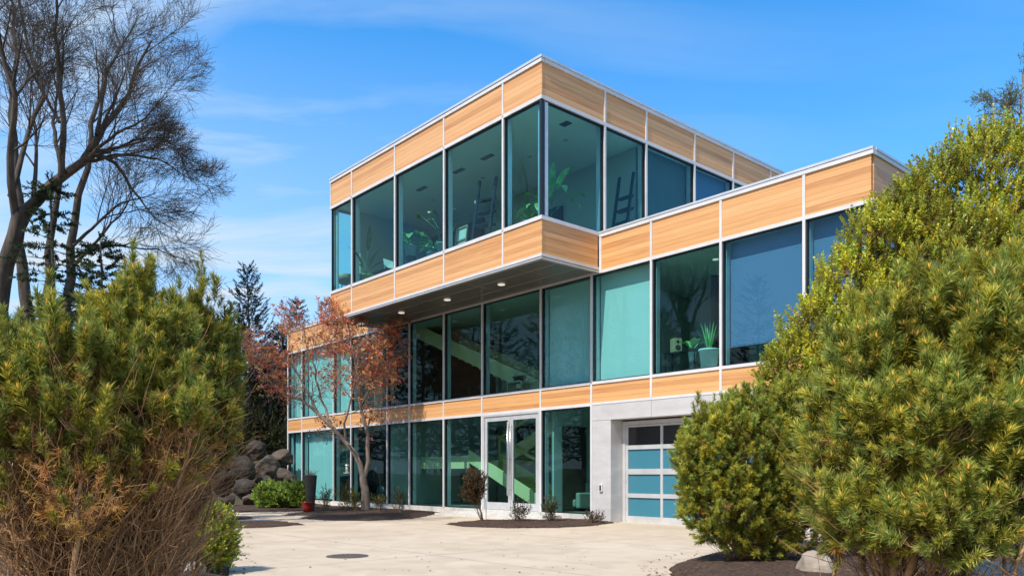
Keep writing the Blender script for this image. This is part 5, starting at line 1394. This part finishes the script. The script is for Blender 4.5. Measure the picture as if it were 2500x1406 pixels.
# side table by middle glass
o = inside('side_table', 'low pale wooden table behind the middle floor glass above the doors', 'table', 1265, B0 + .7, F2)
mb = MB(); mb.box(-.42, .42, -.2, .2, .50, .55); mb.build('table_top', M['oak'], o)
for x in (-.39, .39): mb = MB(); mb.box(x - .03, x + .03, -.2, .2, 0, .5); mb.build('leg', M['oak'], o)
o = inside('plant_ledge', 'small wall ledge holding the turquoise pot inside the ground floor glass', 'ledge', 988, B0 + .7, 0)
mb = MB(); mb.box(-.22, .22, -.14, .14, 2.31, 2.35); mb.build('shelf', M['alu'], o); mb = MB(); mb.tube([(0, 0, 2.1), (0, 0, 2.31)], .02, 8); mb.build('bracket', M['alu'], o)
# green shelf
o = inside('shelf_rack', 'green open shelf rack in the middle floor behind the maple crown', 'shelf rack', 912, B0 + 1.3, F2)
for x in (-.42, .42): mb = MB(); mb.box(x - .03, x + .03, -.2, .2, 0, 1.55); mb.build('upright', M['bluepot'], o)
for z in (.15, .6, 1.05, 1.5): mb = MB(); mb.box(-.39, .39, -.2, .2, z, z + .04); mb.build('shelf', M['bluepot'], o)
# exercise machine
o = inside('elliptical_trainer', 'black exercise machine behind the ground floor glass right of the maple trunk', 'exercise machine', 925, B0 + 1.5, F1)
mb = MB(); mb.lathe([(.36, -.06), (.38, 0), (.36, .06)], 28); d = mb.build('flywheel', M['black'], o, smooth=True); d.rotation_euler = (math.pi / 2, 0, 0); d.location = (.2, 0, .42)
mb = MB(); mb.tube([(-.7, 0, .06), (.6, 0, .06)], .05, 8); mb.box(-.75, -.65, -.3, .3, 0, .08); mb.box(.55, .65, -.3, .3, 0, .08); mb.build('base_frame', M['black'], o)
mb = MB(); mb.tube([(.3, 0, .4), (.1, 0, 1.0), (-.05, 0, 1.55)], .05, 8); mb.build('mast', M['black'], o)
mb = MB(); mb.box(-.2, .12, -.2, .2, 1.5, 1.72); mb.build('console', M['darkpot'], o, bevel=.02)
for s_ in (-1, 1):
    mb = MB(); mb.tube([(.15, s_ * .22, .6), (.0, s_ * .25, 1.2), (-.12, s_ * .27, 1.6), (.1, s_ * .27, 1.95)], .024, 8); mb.build('handle', M['black'], o, smooth=True)
    mb = MB(); mb.box(-.5, .05, s_ * .18 - .07, s_ * .18 + .07, .25 + .1 * s_, .29 + .1 * s_); mb.build('pedal', M['black'], o)
# armchair in the room right of the doors
o = inside('armchair', 'dim upholstered armchair behind the ground floor glass right of the doors', 'armchair', 1400, B0 + 1.8, F1)
mb = MB(); mb.box(-.45, .45, -.4, .4, .15, .42); mb.build('seat', M['chair'], o, bevel=.06)
mb = MB(); mb.box(-.5, .5, .25, .48, .3, 1.05); mb.build('backrest', M['chair'], o, bevel=.1)
for s_ in (-1, 1):
    mb = MB(); mb.box(s_ * .58 - .1, s_ * .58 + .1, -.4, .4, .12, .66); mb.build('armrest', M['chair'], o, bevel=.05)
    for y in (-.3, .3): mb = MB(); mb.box(s_ * .5 - .025, s_ * .5 + .025, y - .025, y + .025, 0, .15); mb.build('leg', M['black'], o)
print('verts', sum(len(o.data.vertices) for o in bpy.data.objects if o.type == 'MESH'))
